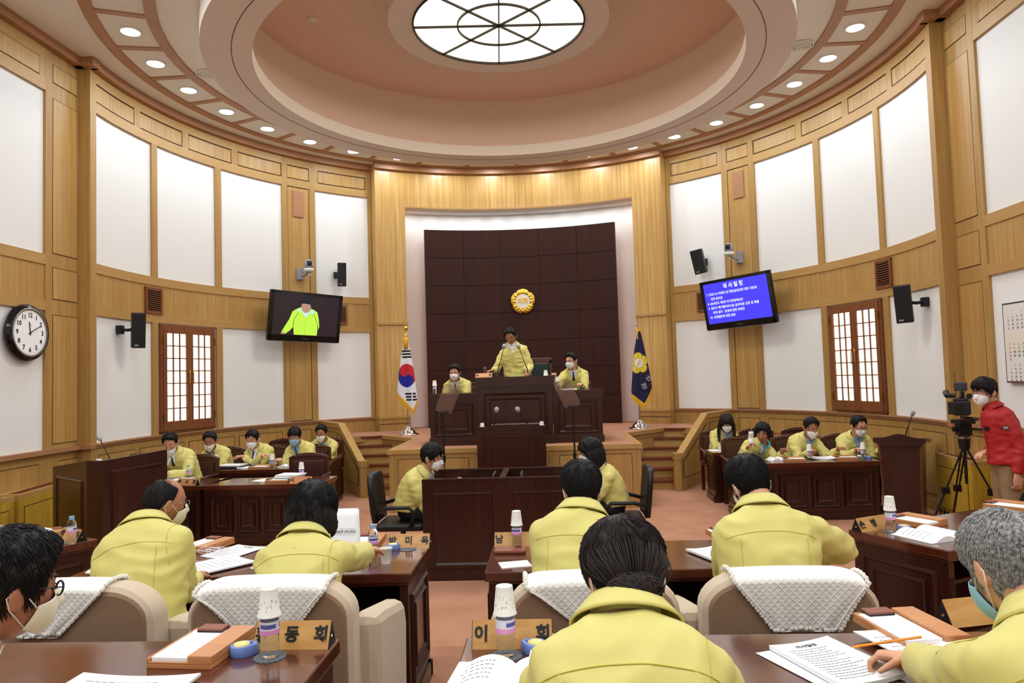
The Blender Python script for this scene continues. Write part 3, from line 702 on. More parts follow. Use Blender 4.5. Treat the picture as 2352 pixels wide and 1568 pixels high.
for s in (-1, 1):
    B().box((s*.30-.03, -.28, .66), (s*.30+.03, .2, .71)).build('armrest', 'chair_wood', pc, bevel=.01)
    for y in (-.26, .24): B().box((s*.27-.03, y-.03, 0), (s*.27+.03, y+.03, .42)).build('leg', 'chair_wood', pc)
# beige council chairs with lace covers
def lace_pattern():
    m = MATS['lace']; nt = m.node_tree; b = nt.nodes['Principled BSDF']; tc = nt.nodes.new('ShaderNodeTexCoord'); acc = None
    for ang in (45, -45):
        mp = nt.nodes.new('ShaderNodeMapping'); mp.inputs['Rotation'].default_value = (0, R_(ang), 0); nt.links.new(tc.outputs['Object'], mp.inputs[0])
        wv = nt.nodes.new('ShaderNodeTexWave'); wv.inputs['Scale'].default_value = 17; wv.inputs['Distortion'].default_value = .6; wv.inputs['Detail Scale'].default_value = 6; nt.links.new(mp.outputs[0], wv.inputs[0])
        mx = nt.nodes.new('ShaderNodeMath'); mx.operation = 'POWER'; mx.inputs[1].default_value = 4; nt.links.new(wv.outputs[1], mx.inputs[0])
        if acc: ad = nt.nodes.new('ShaderNodeMath'); ad.operation = 'MAXIMUM'; nt.links.new(acc, ad.inputs[0]); nt.links.new(mx.outputs[0], ad.inputs[1]); acc = ad.outputs[0]
        else: acc = mx.outputs[0]
    vo = nt.nodes.new('ShaderNodeTexVoronoi'); vo.inputs['Scale'].default_value = 110; nt.links.new(tc.outputs['Object'], vo.inputs[0])
    ad = nt.nodes.new('ShaderNodeMath'); ad.operation = 'ADD'; nt.links.new(acc, ad.inputs[0])
    ml = nt.nodes.new('ShaderNodeMath'); ml.operation = 'MULTIPLY'; ml.inputs[1].default_value = .5; nt.links.new(vo.outputs[0], ml.inputs[0]); nt.links.new(ml.outputs[0], ad.inputs[1])
    bn = nt.nodes.new('ShaderNodeBump'); bn.inputs['Strength'].default_value = .45; bn.inputs['Distance'].default_value = .003; nt.links.new(ad.outputs[0], bn.inputs['Height']); nt.links.new(bn.outputs[0], b.inputs['Normal'])
def beige_chair(label, loc, rot=0):
    o = thing('upholstered_chair', label, 'chair', loc, rot, 'beige council chairs')
    W = .32; zt = 1.0; r = .17
    def outline(inset, n=7, W=W):
        pts = [(-W+inset, .30)]
        for k in range(n+1): a = math.pi-(math.pi/2)*k/n; pts.append((-W+r+math.cos(a)*(r-inset), zt-r*.72+math.sin(a)*(r*.72-inset)+.0))
        for k in range(n+1): a = math.pi/2-(math.pi/2)*k/n; pts.append((W-r+math.cos(a)*(r-inset), zt-r*.72+math.sin(a)*(r*.72-inset)))
        pts.append((W-inset, .30)); return pts
    ring = lambda y, ins, W=W: [Vector((x, y-.05*max(0, (z-.5))**1*1.0, z+.012*math.cos(x/W*1.5))) for x, z in outline(ins)]
    b = B(); b.loft([ring(-.30, .02), ring(-.285, .004), ring(-.24, 0), ring(-.19, .006), ring(-.17, .03)]); b.build('backrest', 'beige_fabric', o, smooth=False, auto=40)
    b = B(); b.loft([ring(-.306, .034), ring(-.299, .022)]); b.build('back_panel', 'brown_fabric', o, label='brown fabric panel on the back')
    b = B(); b.box((-W+.03, -.2, .30), (W-.03, .30, .47)); b.build('seat', 'beige_fabric', o, bevel=.05)
    for s in (-1, 1):
        b = B(); prof = [(-.20, .10), (.30, .10), (.34, .66), (.30, .76), (-.05, .83), (-.20, .85)]
        b.loft([[Vector((s*x, y, z)) for y, z in prof] for x in (W-.05, W+.068)]); b.build('armrest', 'beige_fabric', o, bevel=.04)
    b = B(); b.box((-W+.02, -.27, .10), (W-.02, .28, .31)); b.build('base', 'brown_fabric', o, bevel=.02)
    b = B()
    for x in (-.26, .26):
        for y in (-.2, .24): b.lathe([(.02, 0), (.03, .1)], 10, 0, (x, y, 0))
    b.build('foot', 'chair_wood', o)
    return o
def lace(label, loc, rot, x0, x1, xb0, xb1, drop, skew=0):
    """cover draped over the chair top: top edge x0..x1, bottom edge xb0..xb1 at z=1.0-drop on the back"""
    o = thing('lace_cover', label, 'lace cover', loc, rot, 'lace covers on the council chairs')
    W = .335; zt = 1.0; r = .16
    def top(x):
        ax = abs(x); z = zt
        if ax > W-r: q = min(1, (ax-(W-r))/r); z = zt-r*.72*(1-math.sqrt(max(0, 1-q*q)))
        return z+.012*math.cos(x/W*1.5)
    n, m_ = 44, 26
    def fn(u, v):
        # v 0: front side low edge, .25 top front, .38 top back, 1 bottom tip edge
        if v < .16: t = 0
        t = max(0, (v-.42)/.58)
        xa = x0+(xb0-x0)*t; xb = x1+(xb1-x1)*t; x = xa+(xb-xa)*u
        zt_ = top(x)+.005
        if v < .12: y, z = -.16+.0, zt_-.16*(1-v/.12)-.02
        elif v < .42:
            q = (v-.12)/.30; a = math.pi*q; y = -.2375+.0725*math.cos(a); z = zt_-.02+.022*math.sin(a)
        else: y = -.312; z = zt_-.02-(drop-.02)*t
        y += -.05*max(0, (z-.5)); 
        y += (.004*math.sin(u*19+t*3)+.0) * (t)
        ztop = .0
        return (x, y-.006*(1 if v > .42 else 0), z)
    b = B(); b.grid(fn, n, m_); b.build('cloth', 'lace', o, smooth=True, solid=.003)
    e = B()
    P = [Vector(fn(0, v/40)) for v in range(5, 41)]+[Vector(fn(u/30, 1)) for u in range(1, 31)]+[Vector(fn(1, v/40)) for v in range(40, 4, -1)]
    acc = 0; last = P[0]
    ctr = Vector(((x0+x1)/2, -.3, .8)); k = 0
    L = []
    for a, c in zip(P, P[1:]):
        seg = (c-a).length
        while acc < seg and seg > 1e-6: L.append(a+(c-a)*(acc/seg)); acc += .0125
        acc -= seg
    for p in L:
        d = (p-Vector((ctr.x, p.y, ctr.z))); d.y = 0; d = d.normalized() if d.length else d
        k += 1; e.ell(p+d*(.008+.003*(k%2))+Vector((0, -.001, 0)), (.0085, .0028, .0085), 8, 5)
    e.build('scalloped_edge', 'lace_edge', o, smooth=True)
    f = B()
    for sc_ in (.985,):
        f.tube([p+(ctr-p).normalized()*.012+Vector((0, -.003, 0)) for p in P], .0035, 5)
    f.build('braid', 'lace_edge', o, smooth=True)
    return o
lace_pattern()
bc = beige_chair('beige chair of the man in the right middle row leaning on his elbow', (1.40, -6.72, .15), 0)
CH = [('beige chair behind the standing haired man in the centre right middle row', .68, 2), ('beige chair behind the woman holding papers', -.52, 0), ('beige chair behind the balding man', -1.26, -3)]
CH[0] = ('beige chair of the man partly hidden by the person with the bun', .68, 2)
for lb, x, r in CH:
    c = copy_tree(bc); place(c, (x, -6.72, .15), r, lb)
for lb, x, y in (('beige chair of the person with the hair bun, below the photo edge', .72, -8.35), ('beige chair of the grey-haired man, below the photo edge', 1.62, -8.38), ('beige chair of the man at the left photo edge, below the frame', -.95, -8.42)):
    c = copy_tree(bc); place(c, (x, y, .30), 0, lb)
lace('white lace cover on the beige chair at the right, point hanging in the middle', (1.40, -6.72, .15), 0, -.20, .26, -.06, .155, .20)
lace('white lace cover mostly hidden behind the person with the bun', (.68, -6.72, .15), 2, -.24, .18, .02, .16, .24)
lace('white lace cover hanging to the left point on the chair of the woman with papers', (-.52, -6.72, .15), 0, -.27, .22, -.03, .03, .26)
lace('white lace cover on the far left chair behind the dark-haired man with glasses', (-1.26, -6.72, .15), -3, -.28, .13, -.20, -.05, .19)
# black office chairs of the stenographers
def office_chair(label, loc, rot):
    o = thing('office_chair', label, 'chair', loc, rot, 'black office chairs')
    b = B(); b.loft([[Vector((x*w, y+bow*(1-x*x*12), z)) for x, y in ((-.24, -.02), (-.12, -.04), (.12, -.04), (.24, -.02), (.24, .03), (.12, .02), (-.12, .02), (-.24, .03))] for z, w, y_, bow in ((.50, .85, 0, 0), (.60, 1, 0, 0), (.8, 1.0, 0, 0), (.93, .95, 0, 0), (.97, .8, 0, 0))])
    for k, v in enumerate(b.v): v.y += -.24-.10*(v.z-.5)
    b.build('backrest', 'black_leather', o, smooth=True)
    B().box((-.25, -.22, .42), (.25, .26, .50)).build('seat', 'black_leather', o, bevel=.03)
    for s in (-1, 1): B().tube([(s*.26, -.24, .62), (s*.28, -.1, .66), (s*.28, .12, .66), (s*.28, .18, .60), (s*.26, .12, .46)], .02, 8).build('armrest', 'black', o, smooth=True)
    B().tube([(0, 0, .42), (0, 0, .1)], .028, 10).build('column', 'dark_grey', o)
    b = B()
    for k in range(5): a = k*2*math.pi/5; b.tube([(0, 0, .11), (.27*math.cos(a), .27*math.sin(a), .07)], [.025, .016], 8); b.ell((.27*math.cos(a), .27*math.sin(a), .03), (.03, .03, .03), 8, 6)
    b.build('star_base', 'black', o, smooth=True); return o
office_chair('black office chair of the male stenographer on the left', (-.98, -2.45, 0), -90)
office_chair('black office chair of the female stenographer on the right', (1.22, -2.45, 0), 90)
# ------------------------------------------------------------------ people
mat('skin', (214, 160, 128), .5, sub=.05, noise_=((200, 140, 110), 9, .4, .7)); mat('skin_tan', (178, 122, 92), .5, noise_=((160, 104, 78), 9, .4, .7)); mat('lips', (168, 96, 84), .5)
mat('hair_black', (15, 13, 14), .58, spec=.32); mat('hair_brown', (36, 25, 23), .58, spec=.32); mat('hair_dark', (26, 21, 21), .6, spec=.3); mat('hair_grey', (172, 170, 168), .7, spec=.2, noise_=((92, 90, 90), 130, .36, .66)); mat('hair_mixed', (26, 23, 23), .6, spec=.3, noise_=((74, 68, 66), 60, .58, .75))
mat('jacket_yellow', (216, 206, 122), .6, noise_=((208, 197, 110), 3, .4, .7), bump=(7, .35, (1, 1, .6)), sheen=.1)
mat('jacket_seam', (196, 182, 72), .6); mat('jacket_red', (172, 26, 30), .6, bump=(7, .35)); mat('jacket_maroon', (112, 20, 34), .6)
mat('shirt_white', (236, 236, 240), .7); mat('shirt_blue', (150, 170, 205), .7); mat('shirt_plaid', (96, 92, 120), .7, noise_=((190, 180, 190), 40, .45, .55)); mat('scarf_teal', (60, 168, 190), .6)
mat('tie_navy', (28, 34, 62), .5); mat('tie_red', (120, 24, 40), .5); mat('tie_blue', (40, 60, 170), .5)
mat('trousers_dark', (24, 25, 32), .8); mat('trousers_khaki', (146, 118, 88), .8, noise_=((128, 102, 74), 6, .4, .7)); mat('shoe', (18, 16, 16), .35)
mat('mask_white', (240, 240, 238), .75); mat('mask_blue', (150, 200, 222), .75); mat('mask_cream', (236, 230, 208), .75)
mat('glasses_dark', (24, 22, 24), .3); mat('glasses_metal', (170, 160, 150), .25, metal=1); mat('lanyard', (50, 110, 130), .6); mat('badge', (235, 238, 240), .4)
def gs(x, s): return math.exp(-(x/s)**2)
def sm(a, b, x): t = min(1, max(0, (x-a)/(b-a))); return t*t*(3-2*t)
def head_pt(d, fem=0):
    """point of the head surface along unit direction d (head frame: x right, y forward, z up)"""
    x, y, z = d
    p = Vector((x*.077, y*(.098 if y > 0 else .100), z*.118))
    if z < 0:
        q = min(1, -z); p.x *= 1-.30*q**1.6; 
        if y < 0: p.y *= 1-.42*q**1.2
        else: p.y *= 1-.04*q
    else: p.x *= 1+.04*z
    if y > 0:
        fx, fz = p.x, p.z
        p.y += .024*gs(fx, .011)*(gs(fz+.022, .016)+.45*gs(fz-.002, .018))     # nose
        p.y -= .009*(gs(abs(fx)-.031, .016))*gs(fz-.014, .014)                  # eye sockets
        p.y += .004*gs(fz-.036, .012)*gs(fx, .05)
        p.y += .007*gs(fx, .022)*gs(fz+.064, .012) - .003*gs(fx, .02)*gs(fz+.066, .003)
        p.y += .010*gs(fx, .024)*gs(fz+.100, .014)
        p.y += .003*gs(abs(fx)-.045, .02)*gs(fz+.022, .02)
    return p
def head_normal_off(d, off): p = head_pt(d); return p+Vector((d[0]/.077, d[1]/.098, d[2]/.118)).normalized()*off
def dirv(az, el): az, el = R_(az), R_(el); return Vector((math.sin(az)*math.cos(el), math.cos(az)*math.cos(el), math.sin(el)))
HL = {  # hairline elevation by azimuth from the face (0) to the nape (180)
 'short': [(0, 51), (35, 47), (58, 34), (72, 8), (84, -6), (98, 8), (112, -10), (140, -34), (180, -40)],
 'receding': [(0, 60), (25, 52), (45, 56), (62, 34), (74, 8), (84, -6), (98, 8), (112, -10), (140, -34), (180, -40)],
 'bald': [(0, 84), (40, 72), (65, 52), (80, 22), (90, 4), (100, 10), (112, -8), (140, -36), (180, -42)],
 'fringe': [(0, 32), (30, 30), (50, 22), (66, 4), (84, -12), (98, 2), (112, -14), (140, -36), (180, -42)],
 'bob': [(0, 24), (30, 20), (48, 8), (62, -20), (80, -34), (100, -38), (180, -48)],
 'woman': [(0, 42), (30, 38), (50, 22), (66, -4), (84, -16), (98, -10), (112, -30), (140, -46), (180, -52)],
 'bun': [(0, 46), (35, 40), (58, 28), (72, 6), (84, -8), (98, 2), (112, -14), (140, -36), (180, -40)]}
def hairline(st, az):
    az = abs((az+180) % 360-180); t = HL[st]
    for (a, e), (b, f) in zip(t, t[1:]):
        if az <= b: return e+(f-e)*(az-a)/(b-a)
    return t[-1][1]
def curve3(P0, P1, P2, t): return P0*(1-t)**2+P1*2*t*(1-t)+P2*t*t
def ik(S, W, l1, l2, hint):
    d = W-S; L = min(d.length, (l1+l2)*.995); dn = d.normalized(); W = S+dn*L
    a = (l1*l1-l2*l2+L*L)/(2*L); h = math.sqrt(max(0, l1*l1-a*a)); hp = hint-dn*hint.dot(dn)
    return S+dn*a+hp.normalized()*h, W
def evalmesh(o):
    dg = bpy.context.evaluated_depsgraph_get(); dg.update(); me = bpy.data.meshes.new_from_object(o.evaluated_get(dg)); return me
def fuse(b, name, mats, voxel, it=4, fac=.5):
    o = b.build(name, mats); m = o.modifiers.new('r', 'REMESH'); m.mode = 'VOXEL'; m.voxel_size = voxel; m.use_smooth_shade = True
    if it: s = o.modifiers.new('s', 'SMOOTH'); s.factor = fac; s.iterations = it
    me = evalmesh(o); old = o.data; bpy.data.objects.remove(o); bpy.data.meshes.remove(old); me.name = name
    me.materials.clear()
    for k in ([mats] if isinstance(mats, str) else mats): me.materials.append(MATS[k])
    me.polygons.foreach_set('material_index', [0]*len(me.polygons)); me.polygons.foreach_set('use_smooth', [True]*len(me.polygons))
    return me
def link(name, me, parent=None, label=None):
    o = bpy.data.objects.new(name, me); COL.objects.link(o)
    if parent: o.parent = parent
    if label: o['label'] = label
    return o
def hand(b, W, fd, pn, side, curl=.5, spread=.12, hold=False, k=1.0):
    """W wrist, fd finger direction, pn back-of-hand normal, side +1 right hand"""
    fd = fd.normalized(); pn = (pn-fd*pn.dot(fd)).normalized(); xd = fd.cross(pn)*side   # towards the thumb
    xd = -xd if xd.dot(xd) == 0 else xd
    pal = W+fd*.045*k
    M = Matrix((xd, fd, pn)).transposed()
    rings = []
    for t, hw, ht in ((-.01, .026, .019), (.01, .03, .018), (.045, .041, .016), (.08, .041, .013), (.092, .034, .010)):
        rings.append([W+(xd*(hw*k*math.cos(a))+fd*t*k+pn*(ht*k*math.sin(a))) for a in [2*math.pi*i/12 for i in range(12)]])
    b.loft(rings)
    for i, (off, L) in enumerate(((.031, .070), (.011, .078), (-.010, .073), (-.030, .058))):
        base = W+xd*off*k+fd*.085*k; ang = 0; p = base; pts = [base-fd*.02*k, base]; d0 = (fd+xd*spread*(off/.03)).normalized()
        for s_, seg in enumerate((.45, .32, .27)):
            ang += curl*(.8 if s_ == 0 else 1.0)*(1+.08*i)
            d = (d0*math.cos(ang)-pn*math.sin(ang)).normalized(); p = p+d*L*seg*k; pts.append(p)
        b.tube(pts, [.0095*k, .0095*k, .009*k, .0082*k, .0068*k], 8); b.ell(pts[-1], (.0068*k,)*3, 8, 6)
    tb = W+xd*.026*k+fd*.022*k; d1 = (xd*.75+fd*.6-pn*.25).normalized(); d2 = (xd*.3+fd*.9-pn*.35*(1+curl)).normalized()
    pts = [W+fd*.01*k, tb, tb+d1*.035*k, tb+d1*.035*k+d2*.032*k, tb+d1*.035*k+d2*.055*k]
    b.tube(pts, [.013*k, .0135*k, .011*k, .0095*k, .007*k], 8)
def person(label, hip, fz, yaw, head, hyaw=0, hpitch=15, hroll=0, hands=None, hair='short', hcol='hair_black', mask=None, maskdy=0, glasses=None, shirt='shirt_white', tie=None,
           skin='skin', jacket='jacket_yellow', standing=False, S=1.03, hk=1.02, thick=.014, curl=(.5, .5), extra=None, fem=False, seath=.50, tufts=260, lanyard=False, badge=False, elbow=(.12, .12), trousers='trousers_dark', handdir=(None, None), pnorm=(None, None), chest=1.0, group=None, scarf=None, vox=.0065, sh_drop=0, nko=None, seamset='all', shx=0):
    yr = R_(yaw); fw = Vector((math.sin(yr), math.cos(yr), 0)); rt = Vector((math.cos(yr), -math.sin(yr), 0))
    org = Vector((hip[0], hip[1], fz))
    def L(w): w = Vector(w)-org; return Vector((w.dot(rt), w.dot(fw), w.z))
    # ---- joints in the local frame
    Hc = L(head); R3 = Matrix.Rotation(R_(-hyaw), 3, 'Z') @ Matrix.Rotation(R_(-hpitch), 3, 'X') @ Matrix.Rotation(R_(hroll), 3, 'Y')
    Rh = Matrix.Rotation(R_(-hyaw*.5), 3, 'Z') @ Matrix.Rotation(R_(-hpitch*.75), 3, 'X') @ Matrix.Rotation(R_(hroll*.6), 3, 'Y')
    N = Hc-Rh @ Vector((0, .028, .150))*S*1.03 if nko is None else Hc+Vector(nko)      # neck base
    pz = (.92 if standing else seath+.10)*1.0
    P = Vector((0, 0, pz)); 
    mid = P+Vector((N.x*.15, -.03 if not standing else 0, (N.z-pz)*.55))
    if not standing: mid.y += (N.y)*.22
    sp = lambda t: curve3(P, mid, N, t)
    tan = (N-mid).normalized(); 
    # shoulder line
    sxv = Vector((1, 0, 0)); sxv = (sxv-tan*sxv.dot(tan)).normalized(); syv = tan.cross(sxv)*1.0  # forward-ish
    if syv.y < 0: syv = -syv
    SH = {}
    for s in (-1, 1): SH[s] = N-tan*(.105+sh_drop)*S+sxv*s*.165*S*(.94 if fem else 1)-syv*.005+Vector((0, 0, shx*s))
    if hands is None: hands = (L(org+fw*.42-rt*.1+Vector((0, 0, .62))), L(org+fw*.42+rt*.1+Vector((0, 0, .62)))); HW = {-1: hands[0], 1: hands[1]}
    else: HW = {-1: L(hands[0]), 1: L(hands[1])}
    el = {}
    for i, s in enumerate((-1, 1)):
        hint = Vector((s*elbow[i], -.35, -.9))
        el[s], HW[s] = ik(SH[s], HW[s], .29*S, .265*S, hint)
    # ---- body
    b = B()
    HK = hk*S
    hd = B()
    hd.grid(lambda u, v: R3 @ (head_pt(dirv(360*u, -89+178*v))*HK)+Hc, 72, 54, close=True)
    n = len(hd.f); hd.f.append(tuple(range(72))[::-1]); hd.f.append(tuple(range(54*72, 55*72))); hd.m += [0, 0]
    b.add(hd.v, hd.f)
    for s in (-1, 1):
        e = Matrix.Rotation(R_(12*s), 3, 'Z') @ Matrix.Rotation(R_(-12), 3, 'X')
        b.ell(Hc+R3 @ (Vector((s*.079, -.008, -.008))*HK), (.010*HK, .020*HK, .033*HK), 12, 8, 0, R3 @ e)
        b.ell(Hc+R3 @ (Vector((s*.086, -.016, .004))*HK), (.006*HK, .016*HK, .027*HK), 10, 7, 0, R3 @ e)
    nk = Hc+R3 @ (Vector((0, -.030, -.05))*HK)
    b.tube([N-tan*.10, N, (N+nk)*.5, nk], [.062*S, .056*S, .054*S, .058*S], 16)
    b.tube([sp(0), sp(.3), sp(.6), sp(.85), N-tan*.03], [.10, .10, .11, .12, .06], 14)
    hj = {s: Vector((s*.09, 0, pz-.02)) for s in (-1, 1)}
    for i, s in enumerate((-1, 1)):
        b.tube([SH[s]-sxv*s*.06, SH[s], el[s], HW[s]], [.05, .048*S, .040*S, .028*S], 12)
        if standing: kn, an = Vector((s*.11, .01, .50)), Vector((s*.12, -.02, .09))
        else: kn, an = Vector((s*.13, .43, seath+.02)), Vector((s*.13, .40, .09))
        b.tube([hj[s], kn, an], [.075, .05, .035], 12); b.ell(an+Vector((0, .07, -.05)), (.035, .11, .035), 10, 6)
        fd = (HW[s]-el[s]).normalized()
        if handdir[i]: fd = L(org+Vector(handdir[i])).normalized()
        pn = L(org+Vector(pnorm[i])) if pnorm[i] else Vector((0, 0, 1))
        if abs(pn.normalized().dot(fd)) > .9: pn = Vector((0, 1, 0))
        hand(b, HW[s]+(HW[s]-el[s]).normalized()*.01, fd, pn, s, curl[i], k=1.0*S)
    me = fuse(b, 'person', [skin, 'lips'], vox, 1, .3)
    # lips
    inv = R3.transposed()
    if not mask or maskdy:
        for p in me.polygons:
            c = inv @ (p.center-Hc)/HK
            if c.y > .075 and abs(c.x) < .024 and abs(c.z+.064) < .009-.006*abs(c.x)/.024: p.material_index = 1
    o = link('person', me)
    o.matrix_world = Matrix.Translation(org) @ Matrix.Rotation(-yr, 4, 'Z'); tag(o, label, 'person', group)
    # ---- brows, lashes
    f = B()
    for s in (-1, 1):
        f.tube([R3 @ (head_normal_off(dirv(s*a, e), .002)*1)*1*HK+Hc for a, e in ((10, 19), (20, 22), (32, 19))], [.0025, .0032, .0015], 6)
    f.build('eyebrows', hcol, o, smooth=True)
    f = B()
    for s in (-1, 1):
        f.tube([R3 @ head_normal_off(dirv(s*a, e), .0015)*HK+Hc for a, e in ((11, 5), (18, 3.5), (26, 6))], [.001, .0024, .001], 6)
    f.build('eyelids', 'hair_dark', o, smooth=True)
    # ---- hair
    HT = lambda az, el_: thick*((1 if hair in ('woman', 'bob') else .32+.68*sm(-14, 34, el_))+.9*sm(-10, 55, el_)*(1 if hair != 'bald' else .2))*(1+.25*noise.noise(Vector((az*.05, el_*.07, hip[0]*9))))
    def hp(az, el_):
        d = dirv(az, el_); m = sm(-3, 5, el_-hairline(hair, az))
        if hair == 'bald': m *= 1-sm(46, 64, el_+16*math.cos(R_(az)))
        if hair in ('bob', 'woman', 'bun'): t = HT(az, el_)*1.25
        else: t = HT(az, el_)
        return head_normal_off(d, t*m-.012*(1-m)), m
    h = B(); h.grid(lambda u, v: R3 @ (hp(360*u, -60+149*v)[0]*HK)+Hc, 80, 44, close=True); h.f.append(tuple(range(44*80, 45*80))); h.m.append(0)
    rr = random.Random(int(hip[0]*1000)+5)
    wh = (rr.uniform(-30, 30)+180, 62)
    k = 0; wd = dirv(*wh); tufts = int(tufts*(5.5 if vox < .006 else 2.0)); sr = .0011 if vox < .006 else .0019
    while k < tufts:
        k += 1
        az, e0 = rr.uniform(0, 360), math.degrees(math.asin(rr.uniform(-.55, .98)))
        if hp(az, e0)[1] < .8: continue
        d = dirv(az, e0); ax = wd.cross(d)
        if ax.length < .05: continue
        ax.normalize(); ang = R_(rr.uniform(16, 30)); pts = []
        tk = thick*rr.uniform(.85, 1.12)
        for q in range(6):
            dd = Matrix.Rotation(ang*q/5, 3, ax) @ d
            e_ = math.degrees(math.asin(max(-1, min(1, dd.z)))); a_ = math.degrees(math.atan2(dd.x, dd.y))
            m = sm(-3, 4, e_-hairline(hair, a_))
            if hair == 'bald' and m < .6: break
            lift = (.3 if q == 0 else 1)*((1 if hair in ('woman', 'bob') else .32+.68*sm(-14, 34, e_))+.9*sm(-10, 55, e_)*(1 if hair != 'bald' else .2))*(1 if hair not in ('bob', 'woman', 'bun') else 1.25)
            pts.append(R3 @ (head_normal_off(dd, (tk*lift+(.004 if q == 5 else 0))*m+.001)*HK)+Hc)
        if len(pts) > 2: h.tube(pts, [.0006]+[sr*HK]*(len(pts)-2)+[.0004], 4 if sr > .0016 else 3, cap=False)
    if hair in ('bob', 'longhair', 'woman'):
        pass
    ln = {'bob': .15}.get(hair, 0)
    if extra and 'long' in extra: ln = extra['long']
    if ln:
        a0, a1 = 62, 298
        for k2 in range(110):
            az = a0+(a1-a0)*(k2+.5)/110; q = R_(az); ex_ = 1.0+.10*rr.random()
            p0 = head_normal_off(dirv(az, 15), thick*1.3)
            pts = [R3 @ (p0*HK)+Hc]
            drop = ln*(.86+.22*rr.random())
            for j in range(1, 7):
                t = j/6; x = math.sin(q)*.098*(1+.10*math.sin(t*3)+ (.06*extra.get('flare', 0)*t if extra else 0))*ex_; y = math.cos(q)*.108*ex_-.004
                if y > .02: y = .02+(y-.02)*.6
                wv = .004*math.sin(t*9+k2)
                loc = Vector((x+wv, y+wv, .02-drop*t*1.1))
                w = Hc+(R3 @ Vector((loc.x, loc.y, 0)))*HK+(R3 @ Vector((0, 0, 1))*.45+Vector((0, 0, .55)))*loc.z*HK
                pts.append(w)
            h.tube(pts, [.009, .011, .011, .011, .010, .008, .003], 6, cap=False)
    if hair == 'bun':
        bc_ = Hc+R3 @ (Vector((.0, -.112, -.055))*HK)
        h.ell(bc_, (.062*HK, .034*HK, .038*HK), 16, 10, 0, R3)
        for q in range(300):   # arcs wound over the bun
            ax_ = Vector((rr.uniform(-1, 1), rr.uniform(-.4, .4), rr.uniform(-1, 1))).normalized(); a0_ = rr.uniform(0, 6.28); d0_ = ax_.orthogonal().normalized(); kk = rr.uniform(.96, 1.06); pts = []
            for j in range(9):
                dd = Matrix.Rotation(a0_+j*.24, 3, ax_) @ d0_; pts.append(bc_+R3 @ (Vector((dd.x*.064, dd.y*.036, dd.z*.040))*kk*HK))
            h.tube(pts, [.0005]+[.0017]*7+[.0005], 4)
        for q in range(420):   # swept strands to the bun
            a = rr.uniform(-1, 1)
            jt = rr.uniform(1.0, 1.75); e0_ = rr.uniform(30, 74); pts = [R3 @ (head_normal_off(dirv(180+a*95*(1-t)**.8, e0_-(e0_+34)*t+6*math.sin(t*3+q)), thick*(jt+.25*math.sin(t*3.14)))*HK)+Hc for t in [.09*i for i in range(10)]]+[bc_+R3 @ Vector((a*.03, 0, .01))]
            h.tube(pts, [.0004]+[.0015]*9+[.0006], 4)
    ho = h.build('hair', hcol, o, smooth=True)
    # ---- mask
    if mask:
        dz = maskdy
        def mp(u, v):
            az = -62+124*u; e = 4-64*v
            w_ = 1-abs(2*u-1)**2.2
            e = (4*w_-12*(1-w_))*(1-v)+(-60*w_-44*(1-w_))*v
            p = head_normal_off(dirv(az, e), .006+.012*w_*math.sin(math.pi*v)); p.y = max(p.y, -.005)
            if w_ > .2: p.y = max(p.y, (.092+.017*math.sin(math.pi*min(1, v*1.1)))*w_+p.y*(1-w_))
            p.z += dz*w_
            if dz: p.y += dz*.35*w_
            return R3 @ (p*HK)+Hc
        f = B(); f.grid(mp, 20, 14); mo = f.build('face_mask', mask, o, smooth=True, solid=.002)
        for s, u in ((-1, 0), (1, 1)):
            f = B()
            A_, C_ = mp(u, .1), mp(u, .9); E1 = Hc+R3 @ (Vector((s*.087, -.012, .022))*HK); E2 = Hc+R3 @ (Vector((s*.088, -.034, -.006))*HK); E3 = Hc+R3 @ (Vector((s*.083, -.018, -.035))*HK)
            f.tube([A_, E1, E2, E3, C_], .0016, 6)
            f.build('ear_loop', 'shirt_white', mo, smooth=True)
    if glasses:
        f = B(); ez, r = .012, .021
        for s in (-1, 1):
            f.tube([Hc+R3 @ (Vector((s*.031+r*math.cos(a)*1.1, .104-.08*abs(s*.031+r*math.cos(a))**1.0*.6, ez+r*.85*math.sin(a)))*HK) for a in [2*math.pi*i/16 for i in range(17)]], .0016 if glasses == 'glasses_metal' else .0026, 6, cap=False)
            f.tube([Hc+R3 @ (Vector(q)*HK) for q in ((s*.054, .100, ez+.006), (s*.078, .05, ez+.006), (s*.086, -.01, ez), (s*.082, -.03, ez-.02))], .0016, 6)
        f.tube([Hc+R3 @ (Vector(q)*HK) for q in ((-.010, .103, ez+.004), (0, .107, ez+.007), (.010, .103, ez+.004))], .0018, 6)
        f.build('glasses', glasses, o, smooth=True)
    # ---- jacket
    j = B(); rings = []
    bw = (.92 if fem else 1)*chest
    prof = [(-.16, .195, .150), (-.06, .200, .155), (.05, .198, .150), (.18, .190, .142), (.34, .188, .138), (.50, .192, .138), (.64, .200, .136), (.76, .206, .130), (.86, .196, .118), (.92, .165, .105), (.965, .125, .092), (1.0, .088, .078)]
    for t, a, d in prof:
        if t < 0: c = P+(P-sp(.1))*(-t*1.3); tn = (sp(.1)-P).normalized()
        else: c = sp(t); tn = (sp(min(1, t+.05))-sp(max(0, t-.05))).normalized()
        fx = Vector((1, 0, 0)); fx = (fx-tn*fx.dot(tn)).normalized(); fy = tn.cross(fx); fy = fy if fy.y > 0 else -fy
        a *= S*bw; d *= S*bw; ring = []
        for i in range(28):
            q = 2*math.pi*i/28; cx, cy = math.cos(q), math.sin(q); e = .82
            ring.append(c+fx*(a*math.copysign(abs(cx)**e, cx))+fy*(d*math.copysign(abs(cy)**e, cy)*(1.08 if cy < 0 else 1)))
        rings.append(ring)
    j.loft(rings)
